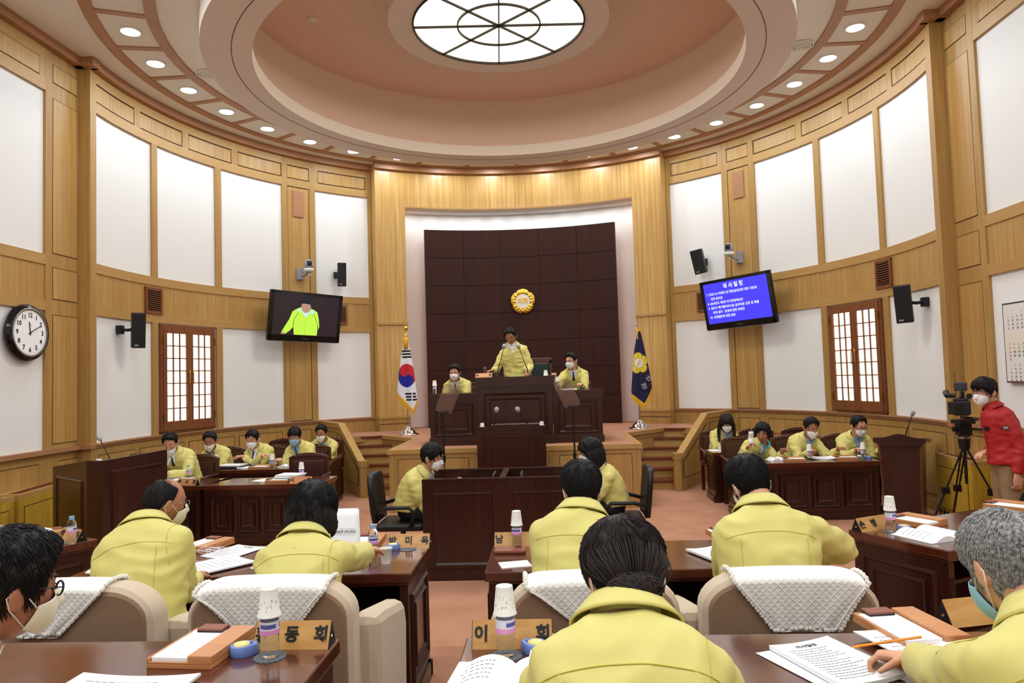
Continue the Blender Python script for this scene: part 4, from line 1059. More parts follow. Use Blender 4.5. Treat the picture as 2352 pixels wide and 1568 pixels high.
    for s in (-1, 1):
        S0 = SH[s]; E, W = el[s], HW[s]; dn = (W-E).normalized(); W2 = W-dn*.0
        j.ell(S0, (.068*S, .070*S, .066*S), 12, 8)
        j.tube([S0-sxv*s*.08-tan*.02, S0-sxv*s*.02, S0+(E-S0)*.22, S0+(E-S0)*.6, E, E+(W-E)*.35, E+(W-E)*.75, W2], [.070*S, .074*S, .072*S, .068*S, .064*S, .060*S, .052*S, .042*S], 16)
    me = fuse(j, 'jacket', [jacket, 'jacket_maroon'], .014, 5, .5)
    sd = Vector((hip[0]*3.1, hip[1]*2.3, 1.7))
    vn = [v.normal.copy() for v in me.vertices]
    for v, nn in zip(me.vertices, vn):
        c = v.co; amp = .007
        de = min((c-el[-1]).length, (c-el[1]).length); amp += .010*gs(de, .13); amp += .004*gs(c.z-(pz+.02), .12)
        q = Vector((c.x*7, c.y*7, c.z*15))+sd
        r_ = 1-abs(noise.noise(q))*2.2; r2 = noise.noise(Vector((c.x*4, c.y*4, c.z*5))+sd)
        v.co = c+nn*(amp*(r_-.45)+.006*r2)
    if jacket == 'jacket_red':
        for p in me.polygons:
            c = p.center
            if c.x > .19 and SH[1].z-.17 < c.z < SH[1].z-.09: p.material_index = 1
    jo = link('jacket', me, o)
    bv = BVHTree.FromObject(jo, bpy.context.evaluated_depsgraph_get())
    def snap(p, off=.0008):
        r = bv.find_nearest(p); return r[0]+r[1]*off
    def snapray(o_, d):
        r = bv.ray_cast(o_, d); return (r[0]+r[1]*.0008) if r[0] else None
    sm_ = B()
    def seam(pts, r=.0016):
        pts = [p for p in pts if p is not None]
        out_ = []
        for p in pts:
            if not out_ or (p-out_[-1]).length < .09: out_.append(p)
        if len(out_) > 2: sm_.tube(out_, r, 5, cap=False)
    def torso_ray(t, x, side):
        c = sp(t)+sxv*x; return snapray(c+syv*side*.4, -syv*side)
    seam([torso_ray(.72+.03*math.cos(x*9), x, -1) for x in [-.19*S+.38*S*i/20 for i in range(21)]])       # back yoke
    for s in (-1, 1):
        seam([torso_ray(t, s*.135*S, -1) for t in [.70-.55*i/14 for i in range(15)]], .0013)                       # side pleats
        ring = []
        c = SH[s]+sxv*s*.012*S; axd = (sxv*s+Vector((0, 0, .25))).normalized(); u1 = tan; u2 = axd.cross(u1).normalized()
        for i in range(19):
            a = 2*math.pi*i/18; q = snapray(c+(u1*math.cos(a)+u2*math.sin(a))*.3, -(u1*math.cos(a)+u2*math.sin(a))); ring.append(q)
        seam(ring, .0015)
        seam([torso_ray(.66, s*x, 1) for x in [.04+.10*i/6 for i in range(7)]], .0016)                           # chest pockets
        seam([torso_ray(.36+.0*i, s*(.06+.012*i), 1) for i in range(7)], .0016)
    seam([torso_ray(t, .012, 1) for t in [.9-.9*i/22 for i in range(23)]], .002)                                # front placket
    seam([torso_ray(t, -.022, 1) for t in [.84-.84*i/22 for i in range(23)]], .0014)
    if sm_.v: sm_.build('seams', 'jacket_seam' if jacket == 'jacket_yellow' else 'jacket_maroon', jo, smooth=True)
    # ---- collar
    cb = B()
    def cf(u, v):
        a = R_(-158+316*u)   # 0 = back of the neck
        ax_ = abs(2*u-1)     # 1 at the front ends
        front = sm(.62, 1, ax_)
        r_in, r_out = .070*S, .112*S
        # v: 0 inner lower, .35 fold line, 1 outer edge
        if v < .35: q = v/.35; r = r_in+.006*q; z = -.01+.050*q-front*.018*q
        else: q = (v-.35)/.65; r = r_in+.006+(r_out-r_in)*q*(1+.15*front); z = .040-front*.018-.058*q-front*.045*q
        x = r*math.sin(a)*(1.06); y = -r*math.cos(a)*.92
        return N+sxv*x+syv*y+tan*z*S+tan*.012
    cb.grid(cf, 36, 8); cb.build('collar', jacket if jacket != 'jacket_yellow' else 'jacket_yellow', jo, smooth=True, solid=.005)
    # ---- shirt front
    if shirt:
        f = B()
        def sf(u, v):
            x = (2*u-1)*(.046*(1-v)+.003); c = N+tan*(.045-.15*v)*S+sxv*x*1.25
            r = bv.ray_cast(c+syv*.4, -syv)
            base = N+tan*(.045-.15*v)*S+sxv*x*1.25+syv*(.062-.5*x*x/.06)
            if v > .25 and r[0]: base = r[0]+syv*.003
            return base
        f.grid(sf, 8, 12); so = f.build('shirt', shirt, o, smooth=True, solid=.004)
        f = B()
        for s in (-1, 1):
            f.add([N+sxv*s*.012+syv*.085+tan*.025, N+sxv*s*.062+syv*.055+tan*.062, N+sxv*s*.066+syv*.072+tan*.015, N+sxv*s*.030+syv*.100-tan*.02], [(0, 1, 2, 3)])
        f.build('shirt_collar', shirt, so, solid=.003)
        if tie:
            f = B(); q = [sf(.5, v)+syv*.008 for v in (.16, .3, .5, .7, .92)]
            f.tube(q, [.014, .011, .014, .017, .020], 8, flat=.25, up=syv); f.build('necktie', tie, o, smooth=True)
    if scarf:
        f = B(); f.tube([N+sxv*(.075*math.sin(a))+syv*(.072*math.cos(a))+tan*.04 for a in [R_(-120+240*i/16) for i in range(17)]], .014, 8); f.tube([N+syv*.085+tan*.04, N+syv*.12-tan*.02, N+syv*.12+sxv*.02-tan*.07], [.012, .016, .02], 8, flat=.5); f.build('scarf', scarf, o, smooth=True)
    if lanyard:
        f = B()
        for s in (-1, 1): 
            q = [torso_ray(t, s*(.075-.05*(.88-t)/.5), 1) for t in [.88-.5*i/10 for i in range(11)]]; q = [p+syv*.003 for p in q if p]
            if len(q) > 2: f.tube(q, .004, 6, flat=.4, up=syv)
        if f.v: f.build('lanyard', 'lanyard', o)
    if badge:
        q = torso_ray(.5, .07, 1)
        if q: f = B(); f.box((-.022, -.003, -.04), (.022, .003, .035)); bo = f.build('name_badge', 'badge', o); bo.location = q+syv*.006; f = B(); f.ell(q+syv*.008+tan*.06, (.012, .006, .016), 10, 6); f.build('badge_clip', 'badge', o, smooth=True)
    if jacket == 'jacket_yellow':
        q = torso_ray(.72, -.095, 1)
        if q: B().ell(q, (.006, .003, .006), 8, 5).build('emblem_pin', 'glasses_dark', jo)
    # ---- trousers and shoes
    t_ = B(); t_.ell(P+Vector((0, 0, -.02)), (.165*bw, .125*bw, .12), 16, 10)
    for s in (-1, 1):
        if standing: kn, an = Vector((s*.11, .01, .50)), Vector((s*.12, -.02, .06)); t_.tube([hj[s], (hj[s]+kn)/2, kn, (kn+an)/2, an], [.105, .105, .088, .08, .075], 14)
        else: kn, an = Vector((s*.13, .43, seath+.02)), Vector((s*.13, .40, .08)); t_.tube([hj[s], (hj[s]+kn)/2, kn, kn+Vector((0, .01, -.05)), (kn+an)/2, an], [.09, .09, .08, .078, .065, .06], 14)
    me = fuse(t_, 'trousers', trousers, .018, 3, .5); link('trousers', me, o)
    f = B()
    for s in (-1, 1):
        an = Vector((s*.12, -.02, .0)) if standing else Vector((s*.13, .40, 0)); f.ell(an+Vector((0, .06, .045)), (.046, .14, .045), 12, 8)
    f.build('shoes', 'shoe', o, smooth=True)
    return o, dict(L=L, N=N, Hc=Hc, R3=R3, HW=HW, el=el, SH=SH, org=org, jo=jo, bv=bv, torso=torso_ray, syv=syv, sxv=sxv, tan=tan)
def hz(ztop, tilt=0): return ztop-.118*1.1*1.06-.02
# left officials
person('person in yellow jacket with lowered mask and glasses, hands folded, beside the left lectern', (-4.42, -.18), 0, 176, (-4.47, -.48, 1.175), hyaw=-8, hpitch=30, hroll=3, hands=((-4.38, -.74, .80), (-4.48, -.76, .80)), mask='mask_white', maskdy=-.055, glasses='glasses_metal', tie='tie_navy', curl=(.75, .75), handdir=((-.8, -.6, 0), (.8, -.6, 0)), elbow=(.8, .8), chest=1.04)
person('person in yellow jacket dozing with a mask under the nose, second left row', (-4.50, 1.02), 0, 178, (-4.53, .74, 1.095), hyaw=-6, hpitch=24, mask='mask_white', maskdy=-.03, shirt='shirt_plaid', skin='skin_tan', lanyard=True, hcol='hair_mixed', hands=((-4.40, .50, .80), (-4.60, .50, .80)))
person('person in yellow jacket with crossed arms and white mask in the second left row', (-3.83, 1.02), 0, 178, (-3.88, .74, 1.10), hyaw=8, hpitch=26, mask='mask_white', tie='tie_navy', hands=((-3.98, .62, .86), (-3.70, .60, .87)), handdir=((-1, 0, 0), (1, 0, 0)), elbow=(.6, .6), badge=True)
person('person in yellow jacket with light blue surgical mask and blue tie', (-3.20, 1.04), 0, 180, (-3.25, .76, 1.125), hyaw=0, hpitch=26, mask='mask_blue', glasses='glasses_metal', tie='tie_blue', shirt='shirt_blue', hands=((-3.08, .48, .80), (-3.36, .48, .80)), hair='fringe')
person('person in yellow jacket in the back left corner beside the balustrade, mask under the nose', (-3.28, 2.26), 0, 180, (-3.26, 2.02, 1.075), hyaw=2, hpitch=20, mask='mask_white', maskdy=-.02, skin='skin_tan', shirt='shirt_blue', hcol='hair_mixed', hands=((-3.22, 1.72, .84), (-3.30, 1.72, .84)), curl=(.8, .8), handdir=((-.6, -.6, .2), (.6, -.6, .2)))
# right officials
person('woman in yellow jacket with long dark hair and white mask by the right balustrade', (3.20, 1.78), 0, 180, (3.24, 1.50, 1.095), hyaw=6, hpitch=28, mask='mask_white', hair='bob', hcol='hair_brown', fem=True, extra=dict(long=.30, flare=1.5), lanyard=True, shirt='shirt_blue', hands=((3.32, 1.24, .80), (3.10, 1.26, .80)), curl=(.5, .9))
p7, i7 = person('woman with short hair holding her white mask beside her face, teal scarf', (3.28, .46), 0, 182, (3.40, .17, 1.04), hyaw=26, hpitch=18, hroll=-4, hair='woman', hcol='hair_mixed', fem=True, scarf='scarf_teal', shirt='shirt_white', hands=((3.56, -.08, .80), (3.14, .02, .86)), curl=(.4, .9), skin='skin_tan', tufts=420, handdir=(None, (.5, -.3, .5)))
person('person in yellow jacket with white mask turning a page, long right desk', (3.96, .46), 0, 178, (4.04, .18, 1.10), hyaw=-10, hpitch=22, hroll=-3, mask='mask_white', maskdy=-.02, shirt='shirt_blue', hands=((4.27, -.10, .82), (3.90, -.12, .80)), curl=(.5, .9), skin='skin_tan')
person('person in yellow jacket writing with a blue pen beside the right lectern', (4.66, .46), 0, 178, (4.67, .18, 1.105), hyaw=-14, hpitch=24, hroll=3, hair='receding', mask='mask_white', maskdy=-.01, glasses='glasses_dark', shirt='shirt_blue', hands=((4.86, .02, .79), (4.50, -.10, .80)), curl=(.5, .95))
# rostrum
person('clerk in yellow jacket with white mask and red tie on the left rostrum wing', (-.96, 2.20), .9, 180, (-1.00, 1.92, 2.005), hyaw=4, hpitch=18, mask='mask_white', tie='tie_red', hcol='hair_mixed', hands=((-.86, 1.62, 1.62), (-1.12, 1.62, 1.62)), badge=True)
p11, i11 = person('person standing at the raised rostrum in yellow jacket, striking a gavel', (.02, 1.92), .9, 180, (-.055, 1.76, 2.555), hyaw=12, hpitch=30, hroll=0, standing=True, hands=((.20, 1.60, 1.98), (-.34, 1.58, 2.02)), shirt='shirt_white', skin='skin_tan', curl=(.5, 1.0), elbow=(.35, .4), handdir=(None, (-.7, -.5, -.1)), chest=1.06)
person('person with glasses and white mask seated on the right of the rostrum, one fist raised', (.97, 2.22), .9, 184, (.91, 1.94, 2.135), hyaw=34, hpitch=16, hroll=3, mask='mask_white', glasses='glasses_dark', tie='tie_navy', hands=((1.04, 1.66, 1.74), (.62, 1.70, 1.86)), curl=(.5, 1.1), badge=True, handdir=(None, (0, -.4, .6)))
# stenographers
person('stenographer in yellow jacket in profile facing right, black hair and mask', (-.92, -2.40), 0, 90, (-.68, -2.42, 1.105), hyaw=6, hpitch=16, mask='mask_white', glasses='glasses_metal', hair='fringe', shirt='shirt_blue', thick=.02, hands=((-.52, -2.30, .80), (-.52, -2.56, .80)))
person('stenographer woman in yellow jacket with black bob facing left', (1.16, -2.40), 0, -90, (.95, -2.42, 1.115), hyaw=0, hpitch=14, hair='bob', fem=True, mask='mask_white', glasses='glasses_metal', thick=.016, hands=((.72, -2.56, .80), (.72, -2.28, .80)), extra=dict(long=.19))
# council, middle row
p15, i15 = person('balding person in yellow jacket seen from behind, head turned right, mask and glasses', (-1.26, -6.62), .15, 4, (-1.30, -6.35, 1.35), nko=(-.02, -.11, -.085), hyaw=34, hpitch=14, hroll=4, hair='bald', hcol='hair_mixed', mask='mask_cream', glasses='glasses_metal', skin='skin_tan', thick=.006, tufts=500, hands=((-1.40, -6.14, .95), (-1.24, -6.18, .95)), chest=1.06, elbow=(.2, .15), vox=.005, S=.97, hk=.99)
p16, i16 = person('woman in yellow jacket with fluffy black hair seen from behind, holding papers', (-.55, -6.66), .15, 0, (-.57, -6.40, 1.285), nko=(0, -.10, -.08), hyaw=2, hpitch=22, hair='woman', fem=True, thick=.024, tufts=900, hands=((-.66, -5.98, .98), (-.40, -5.84, 1.0)), curl=(.5, .7), elbow=(.3, 1.3), vox=.005, S=.97, hk=.99, chest=1.04, extra=dict(long=.10))
person('person with thick black hair seen from behind, right of the centre aisle, middle row', (.64, -6.64), .15, 0, (.687, -6.40, 1.37), nko=(-.01, -.10, -.08), hyaw=-4, hpitch=22, hair='short', mask='mask_white', thick=.019, tufts=900, hands=((.54, -6.0, .97), (.80, -5.98, .97)), elbow=(.5, .4), vox=.005, S=.97, hk=.99, chest=1.06)
person('broad person in yellow jacket seen from behind, head bowed left, right elbow pushed out', (1.45, -6.66), .15, 2, (1.445, -6.40, 1.38), nko=(.015, -.11, -.085), hyaw=-10, hpitch=28, hroll=-9, hair='short', mask='mask_white', thick=.018, tufts=900, hands=((1.38, -6.14, .96), (1.68, -6.26, 1.02)), elbow=(.05, 5.0), shx=.02, vox=.005, S=.97, hk=.99, chest=1.08)
# council, front row
person('foreground woman in yellow jacket seen from behind, dark hair in a low bun', (.70, -8.32), .30, 2, (.722, -8.00, 1.415), nko=(-.01, -.12, -.050), hyaw=-6, hpitch=34, hair='bun', hcol='hair_brown', fem=True, mask='mask_white', thick=.018, tufts=1600, hands=((.62, -7.78, 1.08), (.86, -7.78, 1.08)), vox=.005, S=.97, hk=.99, chest=1.10, elbow=(.8, .8))
p20, i20 = person('grey-haired person in yellow jacket in the right foreground writing with an orange pencil', (1.60, -8.30), .30, 4, (1.59, -8.00, 1.428), nko=(.02, -.12, -.07), hyaw=-8, hpitch=28, hair='short', hcol='hair_grey', mask='mask_blue', thick=.014, tufts=1600, hands=((1.52, -7.66, 1.10), (1.92, -7.66, 1.10)), curl=(.9, .5), vox=.005, S=.97, hk=.99, chest=1.06, skin='skin', handdir=((-.9, .45, .0), None), pnorm=((0.1, .2, 1), None))
person('person with wavy dark hair, glasses and mask loops at the left edge of the foreground', (-.90, -8.32), .30, 8, (-.757, -8.02, 1.423), nko=(-.05, -.11, -.11), hyaw=26, hpitch=14, hair='short', hcol='hair_mixed', mask='mask_cream', glasses='glasses_dark', skin='skin_tan', thick=.022, tufts=1600, hands=((-1.02, -8.02, .92), (-.74, -8.02, .92)), vox=.005, S=.97, hk=.99)
# cameraman
p22, i22 = person('camera operator in red jacket and khaki trousers bending to the video camera', (4.99, -2.42), 0, -78, (4.86, -2.36, 1.605), hyaw=-26, hpitch=12, hair='fringe', mask='mask_white', glasses='glasses_metal', standing=True, jacket='jacket_red', trousers='trousers_khaki', shirt=None, thick=.018, hands=((4.93, -2.66, .84), (4.92, -2.24, 1.02)), curl=(.5, .5), elbow=(.2, .2), tufts=500, chest=1.02, handdir=((0, -.05, -1), None), pnorm=((0, -1, 0), None))
# ------------------------------------------------------------------ screens, speakers, cameras on the walls
mat('screen_blue', (66, 60, 235), .3, emit=(70, 62, 250), es=.95); mat('screen_white', (245, 245, 255), .4, emit=(245, 245, 255), es=.95)
mat('screen_dark', (46, 32, 40), .3, emit=(52, 36, 44), es=.6); mat('screen_line', (20, 16, 20), .3, emit=(20, 16, 22), es=.5)
mat('screen_jacket', (190, 238, 70), .3, emit=(196, 244, 76), es=.9); mat('screen_skin', (200, 150, 130), .3, emit=(196, 148, 130), es=.8); mat('screen_hair', (14, 34, 46), .3, emit=(14, 34, 48), es=.7); mat('screen_shirt', (190, 235, 250), .3, emit=(190, 235, 255), es=.9); mat('screen_fold', (150, 200, 50), .3, emit=(150, 205, 50), es=.8)
for k_ in list(MATS):
    if k_.startswith('screen_'): MATS[k_].node_tree.nodes['Principled BSDF'].inputs['Base Color'].default_value = (.004, .004, .004, 1)
def poly_on(b, M, pts, lift, mi=0): b.add([M @ Vector((x, y, lift)) for x, y in pts], [tuple(range(len(pts)))], mi)
def tv(label, s, ang):
    c = pol(5.02, ang, 3.12); o = thing('television', label, 'screen', c, 0, 'wall televisions')
    # local frame: ex right as seen, ez up, n towards room and down
    n = Vector((-math.sin(R_(ang)), -math.cos(R_(ang)), 0)); ex = Vector((-n.y, n.x, 0)); ex = -ex if ex.dot(Vector((math.cos(R_(ang)), -math.sin(R_(ang)), 0))) < 0 else ex
    n2 = (n+Vector((0, 0, -.16))).normalized(); ez = n2.cross(ex).normalized(); ez = ez if ez.z > 0 else -ez
    ro = R_({-1: -1.2, 1: 1.5}[s]); ex, ez = ex*math.cos(ro)+ez*math.sin(ro), ez*math.cos(ro)-ex*math.sin(ro)
    M = Matrix((ex, ez, n2)).transposed().to_4x4()
    W, H = 1.48, .90
    b = B(); b.box((-W/2, -H/2, -.06), (W/2, H/2, 0), 0, M); b.build('case', 'black', o, bevel=.008)
    b = B()
    for q in ((-W/2, -H/2, W/2, -H/2+.11), (-W/2, H/2-.055, W/2, H/2), (-W/2, -H/2, -W/2+.065, H/2), (W/2-.065, -H/2, W/2, H/2)): b.box((q[0], q[1], 0), (q[2], q[3], .012), 0, M)
    b.build('bezel', 'black_gloss', o); b = B(); b.box((-W/2+.02, -H/2-.012, -.04), (W/2-.02, -H/2, .0), 0, M); b.build('lower_strip', 'grey_plastic', o)
    text('Panasonic', .03, M @ Matrix.Translation((0, -H/2+.05, .013)), 'mid_grey', o, 'maker_lettering')
    b = B(); b.box((-.15, -.15, -.26), (.15, .15, -.06), 0, M); P = M.to_3x3(); b.tube([P @ Vector((0, 0, -.06)), pol(.0, 0)+(-n)*.45+Vector((0, 0, 0))], .05, 10); b.build('wall_mount', 'black', o)
    sw, sh = W-.13, H-.165; y0 = -H/2+.11
    if s > 0:
        b = B(); poly_on(b, M, [(-sw/2, y0), (sw/2, y0), (sw/2, y0+sh), (-sw/2, y0+sh)], .004); sp_ = b.build('picture', 'screen_blue', o)
        T_ = lambda t, x, y, sz, al='LEFT', bo=.0012: text(t, sz, M @ Matrix.Translation((x, y, .006)), 'screen_white', sp_, 'screen_text', 0, al, bo)
        top = y0+sh
        T_('의 사 일 정', -.02, top-.085, .095, 'CENTER', .003)
        for i, (dx, t) in enumerate(((0, '7. 코로나19 피해자 및 착한임대인에 대한 지방세'), (.085, '감면 동의안'), (0, '8. 2020년도 제2회 추가경정예산안'), (0, '9. 경산시 폐기물처리시설 설치비용 산정 및 특별'), (.085, '회계 설치 · 운영에 관한 조례안'), (0, '10. 시정질문에 대한 답변'))):
            T_(t, -sw/2+.045+dx, top-.20-i*.084, .0545, bo=.0012)
    else:
        b = B(); poly_on(b, M, [(-sw/2, y0), (sw/2, y0), (sw/2, y0+sh), (-sw/2, y0+sh)], .004); pi = b.build('picture', 'screen_dark', o)
        g = B(); 
        def line(xa, ya, xb, yb, w=.004):
            d = Vector((xb-xa, yb-ya)); d.normalize(); nn = Vector((-d.y, d.x))*w/2; poly_on(g, M, [(xa-nn.x, ya-nn.y), (xb-nn.x, yb-nn.y), (xb+nn.x, yb+nn.y), (xa+nn.x, ya+nn.y)], .0055)
        X = lambda u: -sw/2+sw*u; Y = lambda v: y0+sh*(1-v)
        for u in (.26, .81): line(X(u), Y(0), X(u-.01), Y(1))
        for v, v2 in ((.19, .22), (.72, .74)): line(X(0), Y(v), X(1), Y(v2))
        g.build('panel_lines', 'screen_line', pi)
        U = lambda pts: [(X(u), Y(v)) for u, v in pts]
        b = B(); poly_on(b, M, U([(.33, .99), (.31, .80), (.26, .90), (.20, .98), (.14, .95), (.17, .84), (.24, .62), (.28, .42), (.33, .36), (.40, .30), (.50, .30), (.60, .34), (.66, .40), (.69, .56), (.71, .76), (.69, .86), (.68, .99)]), .006); b.build('figure_jacket', 'screen_jacket', pi)
        b = B(); poly_on(b, M, U([(.405, .20), (.41, .34), (.45, .43), (.51, .43), (.55, .36), (.56, .22)]), .0075); poly_on(b, M, U([(.13, .985), (.15, .94), (.20, .95), (.19, .985)]), .0075); b.build('figure_face', 'screen_skin', pi)
        b = B(); poly_on(b, M, U([(.395, .26), (.385, .16), (.41, .09), (.46, .05), (.52, .05), (.565, .10), (.58, .18), (.565, .28), (.545, .27), (.54, .21), (.44, .20), (.41, .22)]), .009); b.build('figure_hair', 'screen_hair', pi)
        b = B(); poly_on(b, M, U([(.43, .40), (.48, .45), (.545, .38), (.545, .42), (.49, .55), (.44, .46)]), .0082); 
        for u, v in ((.385, .38), (.585, .40)): poly_on(b, M, [(X(u)+.04*math.cos(k*math.pi/5), Y(v)+.035*math.sin(k*math.pi/5)) for k in range(10)], .0085)
        b.build('figure_shirt', 'screen_shirt', pi)
        g = B(); line(X(.37), Y(.42), X(.31), Y(.62), .008); line(X(.31), Y(.62), X(.30), Y(.98), .010); line(X(.60), Y(.43), X(.68), Y(.72), .008); line(X(.68), Y(.72), X(.69), Y(.98), .012)
        for v in g.v: v += n2*.006
        g.build('figure_microphones', 'screen_line', pi)
        g = B(); line(X(.495), Y(.56), X(.49), Y(.99), .006); line(X(.37), Y(.50), X(.46), Y(.50), .005); line(X(.54), Y(.50), X(.63), Y(.50), .005); line(X(.36), Y(.72), X(.42), Y(.80), .005); line(X(.62), Y(.72), X(.56), Y(.80), .005)
        for v in g.v: v += n2*.002
        g.build('figure_folds', 'screen_fold', pi)
    return o
tv('wall television on the left showing a person in a bright yellow jacket', -1, -50.7); tv('wall television on the right showing white text on a blue page', 1, 51.2)
def speaker(label, ang, z, W, H, yawoff, tilt, rollv=0):
    c = pol(5.22, ang, z); o = thing('loudspeaker', label, 'speaker', c, 0, 'black wall loudspeakers')
    a = R_(ang+yawoff); n = Vector((-math.sin(a), -math.cos(a), -tilt)).normalized(); ex = Vector((math.cos(a), -math.sin(a), 0)); ez = n.cross(ex).normalized(); ez = ez if ez.z > 0 else -ez
    r_ = R_(rollv); ex, ez = ex*math.cos(r_)+ez*math.sin(r_), ez*math.cos(r_)-ex*math.sin(r_)
    M = Matrix((ex, ez, n)).transposed().to_4x4()
    B().box((-W/2, -H/2, -.14), (W/2, H/2, 0), 0, M).build('cabinet', 'black', o, bevel=.01)
    B().box((-W/2+.008, -H/2+.008, 0), (W/2-.008, H/2-.008, .012), 0, M).build('grille', 'black', o, bevel=.006)
    B().box((-W*.32, -H/2+.03, .012), (-W*.05, -H/2+.05, .015), 0, M).build('badge', 'grey_plastic', o)
    w = pol(5.5, ang, z+.02)-c; b = B(); b.tube([M.to_3x3() @ Vector((0, .02, -.13)), w*.6, w], .022, 8); b.box(tuple(w-Vector((.04, .04, .06))), tuple(w+Vector((.04, .04, .06)))); b.build('bracket', 'black', o)
speaker('black loudspeaker on the white wall right of the left television', -41.0, 4.0, .16, .46, 18, .10)
speaker('black loudspeaker on the lower left wall panel near the window', -89.2, 2.72, .175, .50, 50, .12)
speaker('tilted black loudspeaker above the right television', 41.0, 3.98, .22, .46, -14, .15, 9)
speaker('black loudspeaker on the lower right wall panel beside the window', 90.9, 2.70, .20, .50, -60, .15, 2)
def ptz(label, ang, s):
    c = pol(5.18, ang, 4.02); o = thing('wall_camera', label, 'camera', c, -ang if 0 else 0, 'white dome cameras')
    b = B(); b.lathe([(.001, -.03), (.07, -.03), (.09, -.01), (.095, .02), (.085, .035), (.001, .035)], 20); b.build('base', 'white_plastic', o, smooth=True)
    b = B(); b.lathe([(.078, .035), (.080, .10), (.078, .15), (.06, .185), (.03, .20), (.001, .203)], 20); b.build('head', 'grey_plastic', o, smooth=True)
    n = Vector((-math.sin(R_(ang*.6)), -math.cos(R_(ang*.6)), 0)); ax = n.normalized()
    B().box((-.045, -.01, -.045), (.045, .012, .05), 0, Matrix.Translation(ax*.072+Vector((0, 0, .12))) @ Matrix.Rotation(-R_(ang*.6)+math.pi, 4, 'Z')).build('face_plate', 'dark_grey', o)
    B().lathe([(.001, 0), (.03, 0), (.032, .02), (.02, .03), (.001, .03)], 16, 0, ax*.075+Vector((0, 0, .12)), ax).build('lens', 'black_gloss', o, smooth=True)
    w = pol(5.50, ang, 4.0)-c; b = B(); b.tube([Vector((0, 0, -.03)), w*.5+Vector((0, 0, -.06)), w+Vector((0, 0, -.05))], .025, 8); b.box(tuple(w-Vector((.05, .05, .12))), tuple(w+Vector((.05, .05, .10)))); b.build('bracket', 'grey_plastic', o)
    B().tube([Vector((s*.0, 0, -.03)), Vector((.02, -.01, -.09)), Vector((.06, 0, -.11)), w*.6+Vector((0, 0, -.08))], .008, 6).build('cable', 'white_plastic', o, smooth=True)
ptz('white remote camera on the timber column above the left television', -48.9, -1); ptz('white remote camera on the timber column above the right television', 48.6, 1)
def vent(label, a0, a1, z0, z1):
    c = pol(RW-.03, (a0+a1)/2, (z0+z1)/2); o = thing('vent_grille', label, 'vent', c, 0, 'wooden vent grilles')
    cc_ = (-c.x, -c.y); lo, hi = min(a0, a1), max(a0, a1)
    f = B(); r0, r1 = RW-.055, RW-.02; d = .35; dz0, dz1 = z0-c.z, z1-c.z
    f.sector(r0, r1, lo, lo+d, dz0, dz1, 0, 2, cc_); f.sector(r0, r1, hi-d, hi, dz0, dz1, 0, 2, cc_); f.sector(r0, r1, lo, hi, dz0, dz0+.035, 0, 2, cc_); f.sector(r0, r1, lo, hi, dz1-.035, dz1, 0, 2, cc_); f.build('frame', 'window_wood', o)
    f = B(); f.sector(RW-.028, RW-.02, lo+.1, hi-.1, dz0+.02, dz1-.02, 0, 2, cc_); f.build('backing', 'black', o)
    f = B()
    for k in range(11): z = dz0+.045+(dz1-dz0-.09)*k/10.; f.sector(r0+.006, r1-.01, lo+d, hi-d, z-.006, z+.006, 0, 2, cc_)
    f.build('slats', 'window_wood', o)
vent('wooden vent grille in the left timber band above the window', -83.2, -79.4, 3.03, 3.43); vent('wooden vent grille partly behind the left television', -42.6, -38.8, 3.05, 3.43)
vent('wooden vent grille in the right timber band above the window', 79.0, 82.8, 3.02, 3.44); vent('wooden vent grille partly behind the right television', 38.8, 42.6, 3.05, 3.43)
for s, nm in ((-1, 'left'), (1, 'right')):
    a0, a1 = s*50.25, s*47.9; c = pol(RW-.04, (a0+a1)/2, 5.34); f = B(); f.sector(RW-.046, RW-.024, min(a0, a1), max(a0, a1), -.25, .25, 0, 2, (-c.x, -c.y))
    f.build('access_panel', 'oak_red', None, c, label=f'small pinkish wooden access panel high on the {nm} timber column', cat='panel', group='access panels')
# ceiling items
def diffuser(label, x, y, z, r=.16):
    o = thing('air_diffuser', label, 'vent', (x, y, z), 0, 'round ceiling air diffusers')
    b = B()
    for k in range(5): rr_ = r*(1-k*.2); b.sector(rr_-.018, rr_, 0, 360, -.03-.006*k, 0, 0, 15)
    b.build('rings', 'ceil_white', o); B().lathe([(.001, -.002), (r*.98, -.002), (r*.98, 0), (.001, 0)], 24).build('dark_throat', 'dark_grey', o)
diffuser('round air diffuser in the flat ceiling on the left beside the white ring', -4.14, -.01, ZC-.004)
diffuser('round air diffuser in the flat ceiling on the right beside the white ring', 4.15, .09, ZC-.004)
o = thing('smoke_detector', 'small smoke detector on the textured inner ceiling', 'detector', (-2.71, .23, 7.17))
B().lathe([(.001, -.05), (.03, -.05), (.035, -.03), (.065, -.025), (.07, 0), (.001, 0)], 20).build('housing', 'white_plastic', o, smooth=True)
# wall clock
o = thing('wall_clock', 'round wall clock with black numerals and a thick dark rim', 'clock', (-5.645, -1.60, 2.60), 0)
b = B(); b.lathe([(.001, 0), (.30, 0), (.335, .03), (.34, .06), (.32, .09), (.29, .10), (.285, .085), (.001, .085)], 56, 0, (0, 0, 0), (1, 0, 0)); b.build('case', 'black_gloss', o, auto=30)
b = B(); b.lathe([(.262, .09), (.29, .101), (.295, .095), (.28, .08)], 56, 0, (0, 0, 0), (1, 0, 0), False); b.build('rim', 'silver', o, smooth=True)
b = B(); b.lathe([(.001, .086), (.265, .086), (.265, .089), (.001, .089)], 56, 0, (0, 0, 0), (1, 0, 0)); mat('dial_white', (244, 244, 248), .85)
for k in range(60): a = R_(k*6); b.box((.089, -.0012, .245), (.091, .0012, .256), 1, Matrix.Rotation(-a, 4, 'X'))
fo = b.build('dial', ['dial_white', 'dark_grey'], o)
